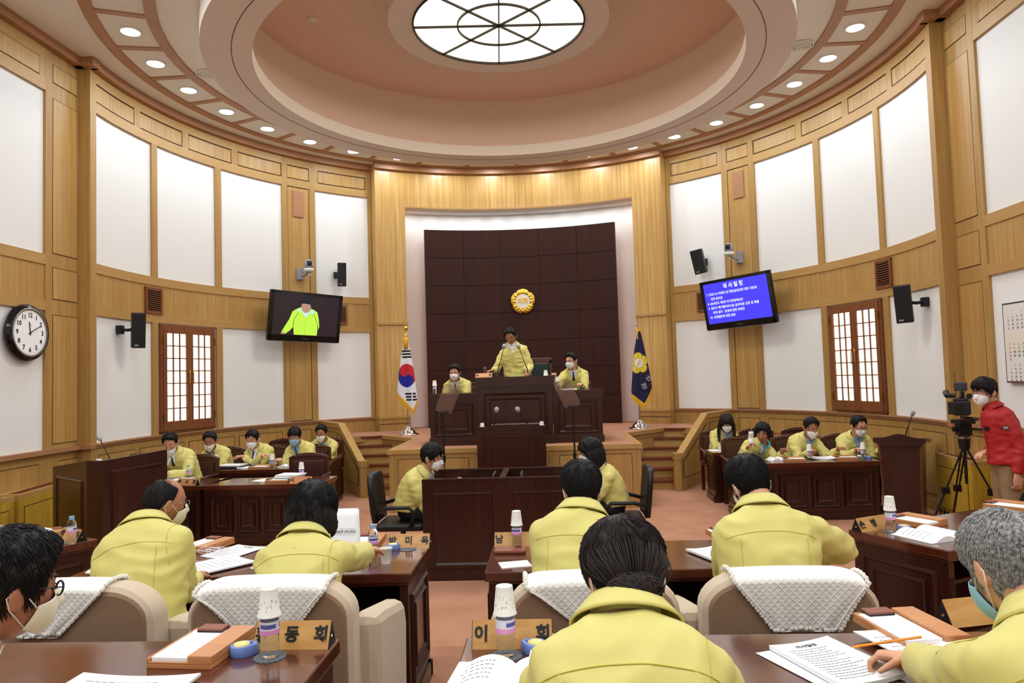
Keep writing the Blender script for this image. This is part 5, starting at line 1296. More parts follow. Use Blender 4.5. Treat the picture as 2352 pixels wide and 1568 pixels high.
FX = lambda x, y, l=.0: frame((.0905+l, x, y), (0, 1, 0), (0, 0, 1)) if 0 else frame((.0905+l, x, y), (0, 1, 0), (0, 0, 1))
for h_ in range(1, 13):
    a = R_(h_*30); text(str(h_), .078, FX(.205*math.sin(a), .205*math.cos(a)), 'black', fo, 'numeral', .0005, bold=.002)
text('ACE', .022, FX(0, .095), 'black', fo, 'lettering', .0005)
def arm(L, w, deg, name, z=.094):
    b = B(); b.add([(z, -w, -.03), (z, w, -.03), (z, w*.6, L), (z, -w*.6, L)], [(0, 1, 2, 3)]); b2 = b.build(name, 'black', o, solid=.002); b2.rotation_euler = (-R_(deg), 0, 0)
arm(.13, .008, -7, 'hour_hand'); arm(.195, .006, 62, 'minute_hand', .096)
# calendar board
o = thing('calendar_board', 'grey framed calendar board on the right wall at the photo edge', 'calendar', (5.645, -1.98, 2.11))
b = B(); b.box((-.03, -.5, -.44), (0, .5, .44), 0); b.build('frame', 'silver', o)
b = B(); b.box((-.034, -.48, -.42), (-.030, .48, .42)); sh = b.build('sheet', 'white_plastic', o)
B().box((-.0355, -.48, -.10), (-.034, .48, .12)).build('current_month', 'mat_grey' if 0 else 'ceil_white', o)
mat('red_ink', (200, 70, 50), .6); mat('ink', (40, 40, 46), .7)
FXc = lambda y, z: frame((-.036, y, z), (0, -1, 0), (0, 0, 1))
for (z0, nm, st, nd, sz) in ((.33, '4', 3, 30, .030), (.03, '5', 5, 31, .036), (-.24, '6', 1, 30, .030)):
    text(nm, .06 if nm == '5' else .04, FXc(.02, z0+.06), 'ink', sh, 'month_number', .0004, bold=.001)
    for d_ in range(1, nd+1):
        q = d_-1+st; text(str(d_), sz, FXc(.40-.075*(q % 7), z0-.005-.042*(q//7)), 'red_ink' if q % 7 == 0 else 'ink', sh, 'day_number', .0004)
# golden council emblem
mat('gold', (232, 190, 80), .28, metal=1, bump=(60, .25)); mat('gold_cloth', (228, 176, 40), .6, bump=(120, .5)); mat('emblem_white', (236, 236, 226), .6)
o = thing('emblem', 'golden five-petalled flower emblem on the dark feature wall', 'emblem', (.03, 5.37, 3.50))
def flower(r0, r1, n=100, lobes=5):
    pts = []
    for k in range(n):
        a = 2*math.pi*k/n; q = abs(math.cos(a*2.5)); r = r0+(r1-r0)*q**.5; r += .006*abs(math.cos(a*7.5)); pts.append((r*math.sin(a), r*math.cos(a)))
    return pts
b = B(); rings = []
for sc_, y in ((1.0, .02), (1.0, -.01), (.93, -.035), (.80, -.045), (.62, -.03), (.55, -.018)): rings.append([Vector((x*sc_, y, z*sc_)) for x, z in flower(.235, .268)])
b.loft(rings, cap=True)
for k in range(5):
    for j in (-1, 0, 1): a = 2*math.pi*k/5+j*.34; b.ell((.185*math.sin(a), -.035, .185*math.cos(a)), (.035, .016, .05), 10, 6, 0, Matrix.Rotation(a, 3, 'Y'))
b.build('petals', 'gold', o, smooth=True)
B().lathe([(.001, 0), (.145, 0), (.15, .012), (.001, .012)], 40, 0, (0, -.032, 0), (0, -1, 0)).build('disc', 'emblem_white', o)
text('의회', .135, frame((0, -.047, 0), (1, 0, 0), (0, 0, 1)), 'gold', o, 'lettering', .006, bold=.003)
# flags
mat('flag_white', (226, 226, 238), .8); mat('flag_red', (196, 36, 48), .8); mat('flag_blue', (24, 30, 150), .8); mat('flag_black', (14, 14, 16), .8); mat('flag_navy', (20, 18, 62), .75); mat('flag_yellow', (226, 206, 60), .7); mat('flag_ochre', (176, 130, 20), .7); mat('thread_silver', (176, 178, 184), .6)
def flag(label, x, y, z0, ztop, L, R, zl, zt, zr, xt, colour, mats, fin, zc):
    """L,R: left/right outline as functions of z; bottom V through (xl,zl) (xt,zt) (xr,zr)"""
    o = thing('flag', label, 'flag', (x, y, z0), 0, 'flags on stands'); D = Vector((x, y, z0))
    B().lathe([(.20, 0), (.20, .012), (.17, .03), (.14, .035), (.13, .07), (.09, .10), (.06, .115), (.055, .14), (.03, .15), (.018, .17), (.001, .17)], 32).build('base', 'chrome', o, smooth=True)
    B().lathe([(.014, .16), (.014, zc-z0), (.001, zc-z0)], 12).build('pole', 'silver', o, smooth=True)
    if fin == 'ball': B().ell((0, 0, zc-z0+.03), (.042, .042, .045), 16, 10).lathe([(.02, zc-z0-.03), (.022, zc-z0)], 12).build('finial', 'gold', o, smooth=True)
    else: B().lathe([(.014, 0), (.018, .03), (.010, .05), (.022, .09), (.001, .20)], 12, 0, (0, 0, zc-z0-.08)).build('finial', 'chrome', o, smooth=True)
    def bot(xx): return zl+(zt-zl)*(xx-L(zl))/(xt-L(zl)) if xx < xt else zt+(zr-zt)*(xx-xt)/(R(zr)-xt)
    def P(u, v, lift=0):
        zz = ztop+(min(zl, zr, zt)-ztop)*v; zl_ = max(zz, .0)
        xx = L(zz)+(R(zz)-L(zz))*u
        zb = bot(xx)
        zz2 = ztop+(zb-ztop)*v; xx = L(zz2)+(R(zz2)-L(zz2))*u
        w_ = (R(zz2)-L(zz2)); dy = -.04-.06*math.sin(u*math.pi)-.028*math.sin(u*math.pi*3+.6)*min(1, w_*3)-lift
        return Vector((xx-x, dy, zz2-z0))
    def mf(u, v):
        p = P(u, v); return colour(p.x+x, p.z+z0)
    b = B(); b.grid(P, 90, 230, 0, mf); b.build('cloth', mats, o, smooth=True, solid=.004)
    f = B(); rr = random.Random(3); n = 90
    f.grid(lambda u, v: P(u, 1, .004)+Vector((0, 0, .018-.05*v)), 60, 1)
    for k in range(n):
        p = P((k+.5)/n, 1, .004*rr.random()); l = .085+.02*rr.random(); f.tube([p, p+Vector((.004*rr.uniform(-1, 1), .002, -l*.5)), p+Vector((.010*rr.uniform(-1, 1), 0, -l))], [.0035, .0035, .002], 4)
    f.build('fringe', 'gold_cloth', o)
    return o, P
def lerp(pts):
    def f(z):
        if z >= pts[0][0]: return pts[0][1]
        for (a, xa), (b_, xb) in zip(pts, pts[1:]):
            if z >= b_: return xa+(xb-xa)*(a-z)/(a-b_)
        return pts[-1][1]
    return f
def korea(x, z):
    cx, cz, r = -2.078, 1.99, .165*1.05
    dx, dz = (x-cx)/.92, (z-cz)/1.25
    if dx*dx+dz*dz < r*r:
        # taegeuk turned on its side: red up right, blue lower left
        a = R_(38); qx, qy = dx*math.cos(a)-dz*math.sin(a), dx*math.sin(a)+dz*math.cos(a)
        if (qx+0)**2+(qy-r/2)**2 < r*r/4 and 0: return 1
        a = R_(-58); qx, qy = dx*math.cos(a)+dz*math.sin(a), -dx*math.sin(a)+dz*math.cos(a)
        red = qy > 0
        if (qx+r/2)**2+qy**2 < r*r/4: red = True
        if (qx-r/2)**2+qy**2 < r*r/4: red = False
        return 1 if red else 2
    for (tx, tz, w_, split) in ((-2.075, 2.385, .085, 0), (-2.01, 1.60, .095, 1)):
        for j in (-1, 0, 1):
            if abs(z-(tz+j*.055)-.06*(x-tx)*0) < .017 and abs(x-tx-.01*(-j)) < w_:
                if split and abs(x-tx-.03) < .009: return 0
                return 3
    return 0
kf, kP = flag('white flag with red and blue circle, black bars and yellow fringe on a chrome stand', -2.09, 3.40, .9, 2.62,
     lerp([(2.62, -2.125), (2.3, -2.19), (1.95, -2.235), (1.72, -2.265), (1.2, -2.20)]), lerp([(2.62, -2.04), (2.3, -1.985), (2.0, -1.945), (1.6, -1.90), (1.2, -1.87)]), 1.72, 1.345, 1.50, -1.97, korea, ['flag_white', 'flag_red', 'flag_blue', 'flag_black'], 'ball', 2.84)
t = B(); t.lathe([(.012, .10), (.04, .085), (.045, .05), (.048, -.12), (.001, -.12)], 16, 0, (.01, -.07, 1.70)); t.tube([(.0, -.02, 1.90), (.035, -.05, 1.86), (.01, -.07, 1.80), (-.02, -.05, 1.84), (0, -.03, 1.88)], .012, 6); t.build('tassel', 'gold_cloth', kf, smooth=True)
def council(x, z):
    cx, cz = 2.165, 2.085; dx, dz = (x-cx)/.95, (z-cz)/1.1; r = math.hypot(dx, dz)
    if r < .085: return 3 if r < .078 else 2
    if r < .25:
        a = math.atan2(dx, dz)+.12; q = abs(math.cos(a*2.5)); R = .125+.055*q**.5
        if r < R:
            if r > R-.010: return 2
            if abs(math.sin(a*5)) < .10 and r > .09: return 2
            if abs(math.sin(a*10+1)) < .18 and .10 < r < .13: return 2
            return 1
    return 0
cf, cP = flag('dark navy flag with yellow flower emblem, silver letters and yellow fringe on a chrome stand', 2.15, 3.40, .9, 2.66,
     lerp([(2.66, 2.165), (2.3, 2.09), (1.9, 2.045), (1.6, 2.015), (1.2, 2.02)]), lerp([(2.66, 2.22), (2.3, 2.29), (1.9, 2.36), (1.6, 2.395), (1.2, 2.40)]), 1.52, 1.34, 1.62, 2.235, council, ['flag_navy', 'flag_yellow', 'flag_ochre', 'emblem_white'], 'spike', 2.76)
t = B(); t.box((-.02, -.07, 1.74), (.07, -.02, 1.80)); t.tube([(.02, -.07, 1.80), (.0, -.09, 1.70), (.01, -.08, 1.62)], [.014, .012, .012], 6); t.build('ribbon', 'gold_cloth', cf)
def ftext(parent, org, s, size, mx, x, z, rot, m, bo=.001):
    M = frame((x-org[0], mx, z-org[1]), (math.cos(R_(rot)), 0, math.sin(R_(rot))), (-math.sin(R_(rot)), 0, math.cos(R_(rot)))); return text(s, size, M, m, parent, 'lettering', .001, bold=bo)
ftext(cf, (2.15, .9), '의회', .065, -.142, 2.165, 2.085, 58, 'flag_ochre'); ftext(cf, (2.15, .9), '산', .10, -.145, 2.315, 1.80, 40, 'thread_silver'); ftext(cf, (2.15, .9), '경', .12, -.150, 2.235, 1.66, 22, 'thread_silver')
# teleprompters
mat('prompter_glass', (150, 128, 118), .08, alpha=.33, spec=.6)
def prompter(label, x, y, zt, s, tilt):
    o = thing('teleprompter', label, 'teleprompter', (x, y, 0), 0, 'teleprompters beside the lectern')
    B().lathe([(.15, 0), (.15, .01), (.02, .03), (.014, .05), (.014, .80), (.001, .80)], 20).build('base', 'black', o, smooth=True)
    B().tube([(0, 0, .75), (0, 0, zt)], .013, 10).lathe([(.022, .76), (.024, .84), (.001, .84)], 12).build('pole', 'black', o)
    B().box((-.08, -.02, zt), (.08, .02, zt+.02)).build('clamp', 'black', o)
    b = B(); w = .122; h = .42; c = .03; sk = s*.115
    pts = []
    for cx, cz, a0 in ((w-c, c, -90), (w-c, h-c, 0), (-w+c, h-c, 90), (-w+c, c, 180)):
        for k in range(5): a = R_(a0+22.5*k); pts.append((cx+c*math.cos(a), cz+c*math.sin(a)))
    rot = Matrix.Translation((0, 0, zt+.015)) @ Matrix.Rotation(R_(s*-17), 4, 'Y') @ Matrix.Rotation(R_(s*-24), 4, 'Z') @ Matrix.Rotation(R_(tilt), 4, 'X')
    b.loft([[rot @ Vector((px_, yy_, pz_)) for px_, pz_ in pts] for yy_ in (-.003, .003)]); b.build('glass', 'prompter_glass', o)
prompter('teleprompter glass on a thin black pole left of the lectern', -.95, .22, 1.43, -1, 18); prompter('teleprompter glass on a thin black pole right of the lectern', .86, .22, 1.46, 1, 18)
# microphones
mat('foam_cover', (196, 198, 204), .7, noise_=((90, 92, 98), 90, .5, .56), bump=(90, .6))
def mic(label, base, head, sag=.02, r=.034, stem=.005):
    base, head = Vector(base), Vector(head); o = thing('microphone', label, 'microphone', base, 0, 'gooseneck microphones'); d = head-base
    B().lathe([(.035, 0), (.035, .008), (.012, .015), (.010, .05), (.001, .05)], 14).build('stand', 'black', o, smooth=True)
    m_ = d*.5+Vector((0, 0, sag)); P_ = [Vector((0, 0, .02)), Vector((d.x*.15, d.y*.15, d.z*.3)), m_, d*.8+Vector((0, 0, sag*.5)), d]
    B().tube(P_, [stem*1.6, stem*1.6, stem, stem, stem], 8).build('gooseneck', 'black', o, smooth=True)
    dn = (d-P_[3]).normalized(); B().lathe([(.008, -.03), (r*.6, -.018), (r, .01), (r*.95, .035), (r*.5, .055), (.001, .06)], 14, 0, d, dn).build('foam_cover', 'foam_cover', o, smooth=True)
mic('left microphone bending over the raised rostrum', (-.27, 1.5, 1.915), (-.15, 1.42, 2.37)); mic('right microphone bending over the raised rostrum', (.215, 1.5, 1.915), (.085, 1.42, 2.36))
mic('left microphone on the speaker lectern', (-.25, .3, 1.20), (-.205, .22, 1.44)); mic('right microphone on the speaker lectern', (.22, .3, 1.20), (.10, .22, 1.44))
mic('microphone on the tall left lectern', (-4.03, -2.45, 1.11), (-4.20, -2.38, 1.385), r=.026); mic('microphone on the right lectern by the tripod', (5.09, -.22, .97), (5.16, -.28, 1.27), r=.03)
# gavel
o = thing('gavel', 'wooden gavel held over the rostrum', 'gavel', (-.36, 1.56, 2.02)); B().tube([(.03, 0, 0), (-.10, -.02, -.005)], .009, 8).build('handle', 'chair_wood', o); B().lathe([(.001, -.055), (.022, -.055), (.030, -.045), (.026, -.01), (.026, .01), (.030, .045), (.022, .055), (.001, .055)], 16, 0, (-.11, -.02, 0), (0, .1, 1)).build('head', 'chair_wood', o, smooth=True)
# ------------------------------------------------------------------ small desk things
mat('memo_wood', (206, 144, 92), .4, coat=.2, grain=((184, 116, 66), (4, 30, 30), .6)); mat('plate_wood', (206, 158, 92), .4, coat=.2, grain=((178, 122, 58), (5, 26, 30), .7)); mat('paper', (244, 244, 246), .8); mat('paper_edge', (226, 222, 210), .85)
mat('sponge_blue', (116, 142, 214), .45); mat('sponge_yellow', (240, 226, 150), .9, bump=(200, .3)); mat('coaster', (96, 102, 108), .75, bump=(300, .5)); mat('cup_white', (238, 236, 228), .55); mat('cup_print', (96, 92, 88), .6); mat('cup_red', (214, 92, 60), .6); mat('print_grey', (150, 150, 156), .8)
mat('bottle', (235, 242, 246), .04, trans=.97, ior=1.10, bump=(14, .25, (1, 1, 3))); mat('cap_blue', (134, 182, 228), .4); mat('label_pink', (226, 150, 206), .5); mat('label_white', (226, 224, 238), .5); mat('label_blue', (90, 90, 170), .5); mat('leather_brown', (134, 74, 54), .4); mat('pencil_orange', (240, 150, 40), .45); mat('pen_blue', (40, 60, 190), .4); mat('yellow_pad', (222, 206, 70), .6); mat('binder', (44, 46, 56), .5)
def bottle(cap=True):
    o = thing('water_bottle', '', 'bottle')
    b = B(); b.lathe([(.001, .001), (.024, .001), (.028, .006), (.027, .02), (.0285, .028), (.027, .036), (.0285, .046), (.027, .056), (.0285, .066), (.0285, .112), (.026, .122), (.0275, .13), (.020, .148), (.0135, .156), (.0135, .164), (.001, .164)], 20); b.build('bottle_body', 'bottle', o, smooth=True)
    b = B(); b.sector(.0288, .0294, 0, 360, .072, .112, 0, 15); b.sector(.0295, .0300, 0, 360, .072, .086, 1, 15); b.sector(.0295, .0302, 20, 120, .092, .104, 2, 15); b.sector(.0295, .0302, 150, 250, .092, .104, 2, 15); b.build('label_band', ['label_white', 'label_pink', 'label_blue'], o)
    if cap: B().lathe([(.0155, .156), (.016, .160), (.016, .178), (.001, .178)], 16).build('cap', 'cap_blue', o, smooth=False)
    return o
b0 = bottle(); b1 = bottle(False)
def cup_obj(pr=True):
    o = thing('paper_cup', '', 'cup')
    b = B(); b.lathe([(.001, .004), (.023, .004), (.0245, 0), (.0255, .0), (.034, .078), (.0362, .080), (.0362, .083), (.0335, .083), (.0325, .078), (.024, .008), (.001, .008)], 28); b.build('cup_wall', 'cup_white', o, auto=50)
    b = B(); rr = random.Random(5)
    for k in range(26):
        a = rr.uniform(0, 360); z = rr.uniform(.02, .06); r = .0255+(.034-.0255)*z/.078; l = rr.uniform(.004, .020); wd = rr.uniform(1, 4)
        b.sector(r+.0002, r+.0008, a, a+wd, z, min(.066, z+l), 1 if k % 6 == 0 else 0, 2)
    b.build('print', ['cup_print', 'cup_red'], o); return o
c0 = cup_obj()
first = {'b0': [b0], 'b1': [b1], 'c0': [c0]}
def inst(key, loc, label, group, rotm=None):
    src = first[key]
    if len(src) == 1: o = src[0]; src.append(1)
    else: o = copy_tree(src[0])
    o.location = loc; o['label'] = label; o['group'] = group
    if rotm: o.rotation_euler = rotm
    return o
def water(x, y, z, where, cupon=True, sz=0, rot=0):
    if cupon:
        inst('b1', (x, y, z), f'water bottle under an upturned paper cup {where}', 'small water bottles', (0, 0, R_(rot)))
        inst('c0', (x, y, z+.083+.125), f'upturned paper cup on the water bottle {where}', 'paper cups', (math.pi, 0, R_(rot)))
    else: inst('b0', (x, y, z), f'water bottle with light blue cap {where}', 'small water bottles', (0, 0, R_(rot)))
def cup(x, y, z, where, up=False):
    inst('c0', (x, y, z+(0 if up else .083)), f'white paper cup {"standing open" if up else "upside down"} {where}', 'paper cups', (0 if up else math.pi, 0, 0))
proto = {}
def dup(key, make, loc, rot, label, group):
    if key not in proto: proto[key] = o = make()
    else: o = copy_tree(proto[key])
    o.location = loc; o.rotation_euler = (0, 0, R_(rot)); o['label'] = label; o['group'] = group; return o
def mk_sponge():
    o = thing('sponge_holder', '', 'sponge holder'); n = 28; pts = []
    for k in range(n): a = 2*math.pi*k/n; r = .036+.014*max(0, math.cos(a))**6; pts.append((r*math.cos(a), r*math.sin(a)))
    b = B(); b.loft([[Vector((x*s_, y*s_, z)) for x, y in pts] for s_, z in ((.94, 0), (1, .004), (1, .028), (.93, .032), (.72, .032), (.70, .026))]); b.build('holder', 'sponge_blue', o, auto=40)
    B().lathe([(.001, .026), (.025, .026), (.024, .035), (.001, .037)], 22).build('sponge', 'sponge_yellow', o, smooth=True); return o
def sponge(x, y, z, rot, where): dup('sp', mk_sponge, (x, y, z), rot, f'blue sponge holder with yellow sponge {where}', 'blue sponge holders')
def mk_coaster():
    o = B(); pts = []
    for k in range(72): a = 2*math.pi*k/72; r = .049+.0025*math.cos(a*18); pts.append((r*math.cos(a), r*math.sin(a)))
    return o.prism(pts, 0, .003).build('coaster', 'coaster', cat='coaster')
def coaster(x, y, z, where): dup('co', mk_coaster, (x, y, z), 0, f'round grey scalloped coaster {where}', 'grey coasters')
def nameplate(txt, x, y, z, rot, label, L=.25, m='plate_wood', gap=None, h=.075, sizes=.052):
    """rot 0: writing faces -y"""
    o = thing('name_plate', label, 'name plate', (x, y, z), rot, 'wooden name plates')
    B().add([(-L/2, -.038, 0), (L/2, -.038, 0), (L/2, .038, 0), (-L/2, .038, 0), (-L/2, .004, h), (L/2, .004, h)], [(0, 1, 5, 4), (2, 3, 4, 5), (0, 3, 2, 1)]).build('board', m, o, solid=.004)
    for q in (-L/2-.001, L/2+.001): B().add([(q, -.038, 0), (q, .038, 0), (q, .004, h)], [(0, 1, 2)]).build('end_piece', 'black', o, solid=.002)
    B().lathe([(.001, 0), (.006, 0), (.005, .003), (.001, .003)], 10, 0, (L/2+.002, 0, .028), (1, 0, 0)).lathe([(.001, 0), (.006, 0), (.005, .003), (.001, .003)], 10, 0, (-L/2-.002, 0, .028), (-1, 0, 0)).build('screw', 'chrome', o)
    n = Vector((0, -h, .042)).normalized(); ez = Vector((0, .042, h)).normalized(); c = Vector((0, -.017, h/2))+n*.0035
    k = len(txt); sp_ = (L*.78)/max(1, k-1) if k > 1 else 0
    for i, ch in enumerate(txt):
        if ch != ' ': text(ch, sizes, frame(c+Vector(((i-(k-1)/2)*sp_, 0, 0)), (1, 0, 0), ez), 'black', o, 'lettering', .0006, bold=.0016)
    return o
def mk_tray():
    o = thing('memo_tray', '', 'memo tray')    # local: x width .21 y depth .27, paper on the left
    b = B(); b.box((-.105, -.135, 0), (.105, .135, .014)); b.box((-.105, -.135, .014), (-.097, .135, .03)); b.box((-.105, .127, .014), (.105, .135, .03)); b.box((-.105, -.135, .014), (.105, -.13, .02)); b.build('tray_base', 'memo_wood', o, bevel=.002)
    B().box((.028, -.135, .015), (.105, .133, .040)).build('lid', 'memo_wood', o, bevel=.003)
    B().box((-.095, -.125, .015), (.024, .12, .030)).build('note_block', 'paper', o, bevel=.001)
    B().box((-.075, .085, .031), (.012, .135, .036), 0).box((-.075, .085, .036), (.012, .135, .042), 1).build('clip', ['black', 'leather_brown'], o); return o
def tray(x, y, z, rot, where): dup('tr', mk_tray, (x, y, z), rot, f'wooden memo tray with white note sheets {where}', 'wooden memo trays')
def sheets(label, x, y, z, rot, w=.21, h=.297, t=.003, curl=0, lines=8, group='papers on the desks', title='', cat='papers', name='paper_stack', up=True, skew=0):
    o = thing(name, label, cat, (x, y, z), rot, group)
    def f(u, v, dz): return Vector(((u-.5)*w+skew*(v-.5), (v-.5)*h, dz+curl*(abs(u-.5)*2)**2*.5+.0*v))
    b = B(); b.grid(lambda u, v: f(u, v, t), 10, 6); b.grid(lambda u, v: f(u, v, 0), 10, 6)
    for (ua, va, ub, vb) in ((0, 0, 1, 0), (1, 0, 1, 1), (1, 1, 0, 1), (0, 1, 0, 0)):
        b.grid(lambda s_, q, ua=ua, va=va, ub=ub, vb=vb: f(ua+(ub-ua)*s_, va+(vb-va)*s_, t*q), 10, 1)
    b.build('sheet', 'paper', o)
    if lines:
        b = B(); rr = random.Random(int(abs(x*1000))+lines)
        for k in range(lines):
            v = .80-.68*k/max(1, lines-1) if lines > 1 else .5; u0, u1 = .12, rr.uniform(.6, .88); u = u0
            while u < u1:
                du = rr.uniform(.02, .07); p = f(u, v, t+.0006); q = f(min(u+du, u1), v, t+.0006); hgt = .0022
                b.add([p-Vector((0, hgt, 0)), q-Vector((0, hgt, 0)), q+Vector((0, hgt, 0)), p+Vector((0, hgt, 0))], [(0, 1, 2, 3)]); u += du+.012
        b.build('printed_lines', 'print_grey', o)
    if title:
        text(title, .020, Matrix.Translation((0, h*.38, t+.001)), 'ink', o, 'heading', .0002, bold=.0004)
    return o
def openbook(label, x, y, z, rot, w=.20, h=.28, hump=.035, col='paper'):
    o = thing('open_book', label, 'book', (x, y, z), rot, 'open books')
    def f(u, v, s): return Vector((s*u*w, (v-.5)*h, .004+hump*math.sin(min(1, u*1.25)*math.pi)**.8*(1-.2*u)*.9))
    for s in (-1, 1):
        b = B(); b.grid(lambda u, v: f(u, v, s), 14, 4); b.grid(lambda u, v: Vector((s*u*w, (v-.5)*h, .001)), 14, 4)
        for vv in (0, 1): b.grid(lambda u, q: Vector((s*u*w, (vv-.5)*h, .001+(f(u, 0, s).z-.001)*q)), 14, 1)
        b.grid(lambda v, q: Vector((s*w, (v-.5)*h, .001+(f(1, v, s).z-.001)*q)), 4, 1); b.build('page_block', col, o, smooth=False)
        b = B(); rr = random.Random(int(abs(x*997)))
        for k in range(5):
            v = .82-.12*k; u = .3
            while u < .8: du = rr.uniform(.03, .08); p, q = f(u, v, s)+Vector((0, 0, .001)), f(u+du, v, s)+Vector((0, 0, .001)); b.add([p-Vector((0, .002, 0)), q-Vector((0, .002, 0)), q+Vector((0, .002, 0)), p+Vector((0, .002, 0))], [(0, 1, 2, 3)]); u += du+.03
        b.build('printed_lines', 'print_grey', o)
    return o
T1, T2, TB = 1.056, .906, .72
# front row, left desk
tray(-.57, -7.435, T1, -5, 'on the front left desk'); sponge(-.435, -7.46, T1, 20, 'on the front left desk between tray and bottle')
sponge(.49, -7.47, T1, 150, 'beside the person with the bun')
coaster(-.335, -7.485, T1, 'under the bottle on the front left desk'); water(-.335, -7.485, T1+.003, 'on the front left desk beside the memo tray', rot=30)
nameplate('황동회', -.295, -7.385, T1, 0, 'wooden name plate on the front left desk behind the bottle and cup', L=.245)
sheets('curled white papers on the front left desk at the bottom edge of the photo', -.66, -7.76, T1, -2, .36, .25, .008, .02, 6)
# front row, right desk
coaster(.40, -7.495, T1, 'under the bottle beside the person with the bun'); water(.40, -7.495, T1+.003, 'beside the person with the bun', rot=80)
nameplate('이 회', .415, -7.40, T1, 0, 'wooden name plate behind the bottle in front of the person with the bun', L=.25)
openbook('open white booklet on the front right desk beside the person with the bun', .42, -7.68, T1, -6, .17, .24, .03)
sheets('white sheets standing out beside the right page of the open booklet', .52, -7.60, T1, -3, .10, .22, .022, 0, 9)
sheets('stack of white agenda papers lying on the front right desk', 1.34, -7.58, T1, 20, .21, .297, .012, .012, 14, title='의사일정'); sheets('loose cover sheet under the agenda papers on the front right desk', 1.295, -7.59, T1-.0, 24, .20, .29, .002, .004, 0)
sheets('printed pages in front of the grey-haired writer', 1.62, -7.50, T1+.014, 14, .22, .30, .004, .01, 9); tray(1.66, -7.43+.08, T1, 8, 'under the pages in front of the grey-haired writer')
nameplate('  ', 1.93, -7.235+.0, T1, 14, 'wooden name plate half hidden by the shoulder of the grey-haired writer', L=.24)
o = thing('pencil', 'orange pencil in the hand of the grey-haired writer', 'pencil', (1.50, -7.56, T1+.045)); B().tube([(-.085, .045, -.022), (-.07, .037, -.016), (.08, -.035, .035)], [.001, .0038, .0038], 6).build('barrel', 'pencil_orange', o)
# middle row, left desk
tray(-1.60, -5.335, T2, -14, 'on the middle row desk beside the balding man'); sheets('printed paper next to the memo tray of the balding man', -1.36, -5.47, T2, -20, .23, .30, .003, .008, 10, title='의사일정'); sheets('larger white papers in front of the balding man', -1.30, -5.78, T2+.002, -38, .26, .30, .008, .012, 7)
o = thing('earphone_cable', 'white tangled earphone cable lying on the papers of the balding man', 'cable', (-1.46, -5.53, T2+.018)); b = B(); rr = random.Random(2)
for q in range(6):
    a0 = rr.uniform(0, 6); r = rr.uniform(.035, .075); b.tube([(.02*q-.05+r*math.cos(a0+k*.5)*1.2, r*.7*math.sin(a0+k*.5), .012+.012*math.sin(k*.8+q)) for k in range(13)], .0016, 5)
b.build('cable', 'shirt_white', o, smooth=True)
cup(-1.80, -5.44, T2, 'beside the memo tray of the balding man'); cup(-1.74, -5.46, T2, 'at the far edge of the balding man desk', True)
sheets('folded paper at the left end of the balding man desk', -1.90, -5.80, T2, 12, .2, .22, .006, .02, 0)
sheets('white paper corner left of the woman with fluffy hair', -.98, -5.78, T2, -16, .16, .24, .006, .01, 0)
water(-.48, -5.62, T2, 'beside the woman with fluffy hair', False, rot=40); cup(-.37, -5.78, T2, 'beside the bottle of the woman with fluffy hair', True); sponge(-.40, -5.47, T2, 60, 'by the name plate of the woman with fluffy hair'); coaster(-.31, -5.48, T2, 'lying empty by the name plate of the woman with fluffy hair')
nameplate('박미옥', -.315, -5.41, T2, 0, 'wooden name plate at the aisle end of the middle left desk', L=.25); tray(-.60, -5.33, T2, 4, 'behind the bottle of the woman with fluffy hair')
o = thing('held_papers', 'white papers held upright by the woman with fluffy hair', 'papers', (-.63, -5.72, T2+.12), 0)
ex = Vector((.205, .0, .0)); ez = Vector((-.035, .10, .25)); nn = Vector((0, 1, 0))
for i in range(3):
    b = B(); b.grid(lambda u, v: Vector((-.11, 0, -.12))+ex*u+ez*v*1.08+Vector((.004*i, .004*i+.006*math.sin(u*2), -.003*i)), 6, 6); b.build('sheet', 'paper', o, smooth=True, solid=.0008)
exn, ezn = ex.normalized(), (ez-ex.normalized()*ez.dot(ex.normalized())).normalized()
text('심사결과보고 시나리오', .019, frame(Vector((-.11, -.004, -.12))+ex*.52+ez*.60, tuple(exn), tuple(ezn)), 'ink', o, 'heading', .0002, bold=.0004)
b = B()
for v_, w_ in ((.66, .40), (.53, .40)): p = Vector((-.11, -.004, -.12))+ex*.52+ez*v_; b.add([p-exn*.085, p+exn*.085, p+exn*.085+ezn*.001, p-exn*.085+ezn*.001], [(0, 1, 2, 3)])
b.build('rule_lines', 'ink', o)
# middle row, right desk
nameplate('남  ', .325, -5.42, T2, 0, 'wooden name plate at the aisle end of the middle right desk', L=.25); water(.335, -5.47, T2+.003, 'on the middle right desk by the name plate', rot=10); coaster(.335, -5.47, T2, 'under the bottle on the middle right desk')
o = thing('wallet', 'brown leather wallet on the middle right desk', 'wallet', (.30, -5.58, T2), 0); B().box((-.09, -.055, 0), (.09, .055, .022)).build('body', 'leather_brown', o, bevel=.008); B().lathe([(.001, 0), (.018, 0), (.016, .006), (.001, .006)], 14, 0, (.045, .02, .022)).build('clasp', 'chair_wood', o)
sheets('white paper corner by the left elbow of the centre aisle man', .34, -5.86, T2, 14, .16, .12, .004, 0, 0); sheets('white papers beside the broad man in the middle row', 1.42, -5.74, T2, 22, .2, .27, .012, .015, 4); tray(1.60, -5.33, T2, 8, 'behind the left shoulder of the broad man')
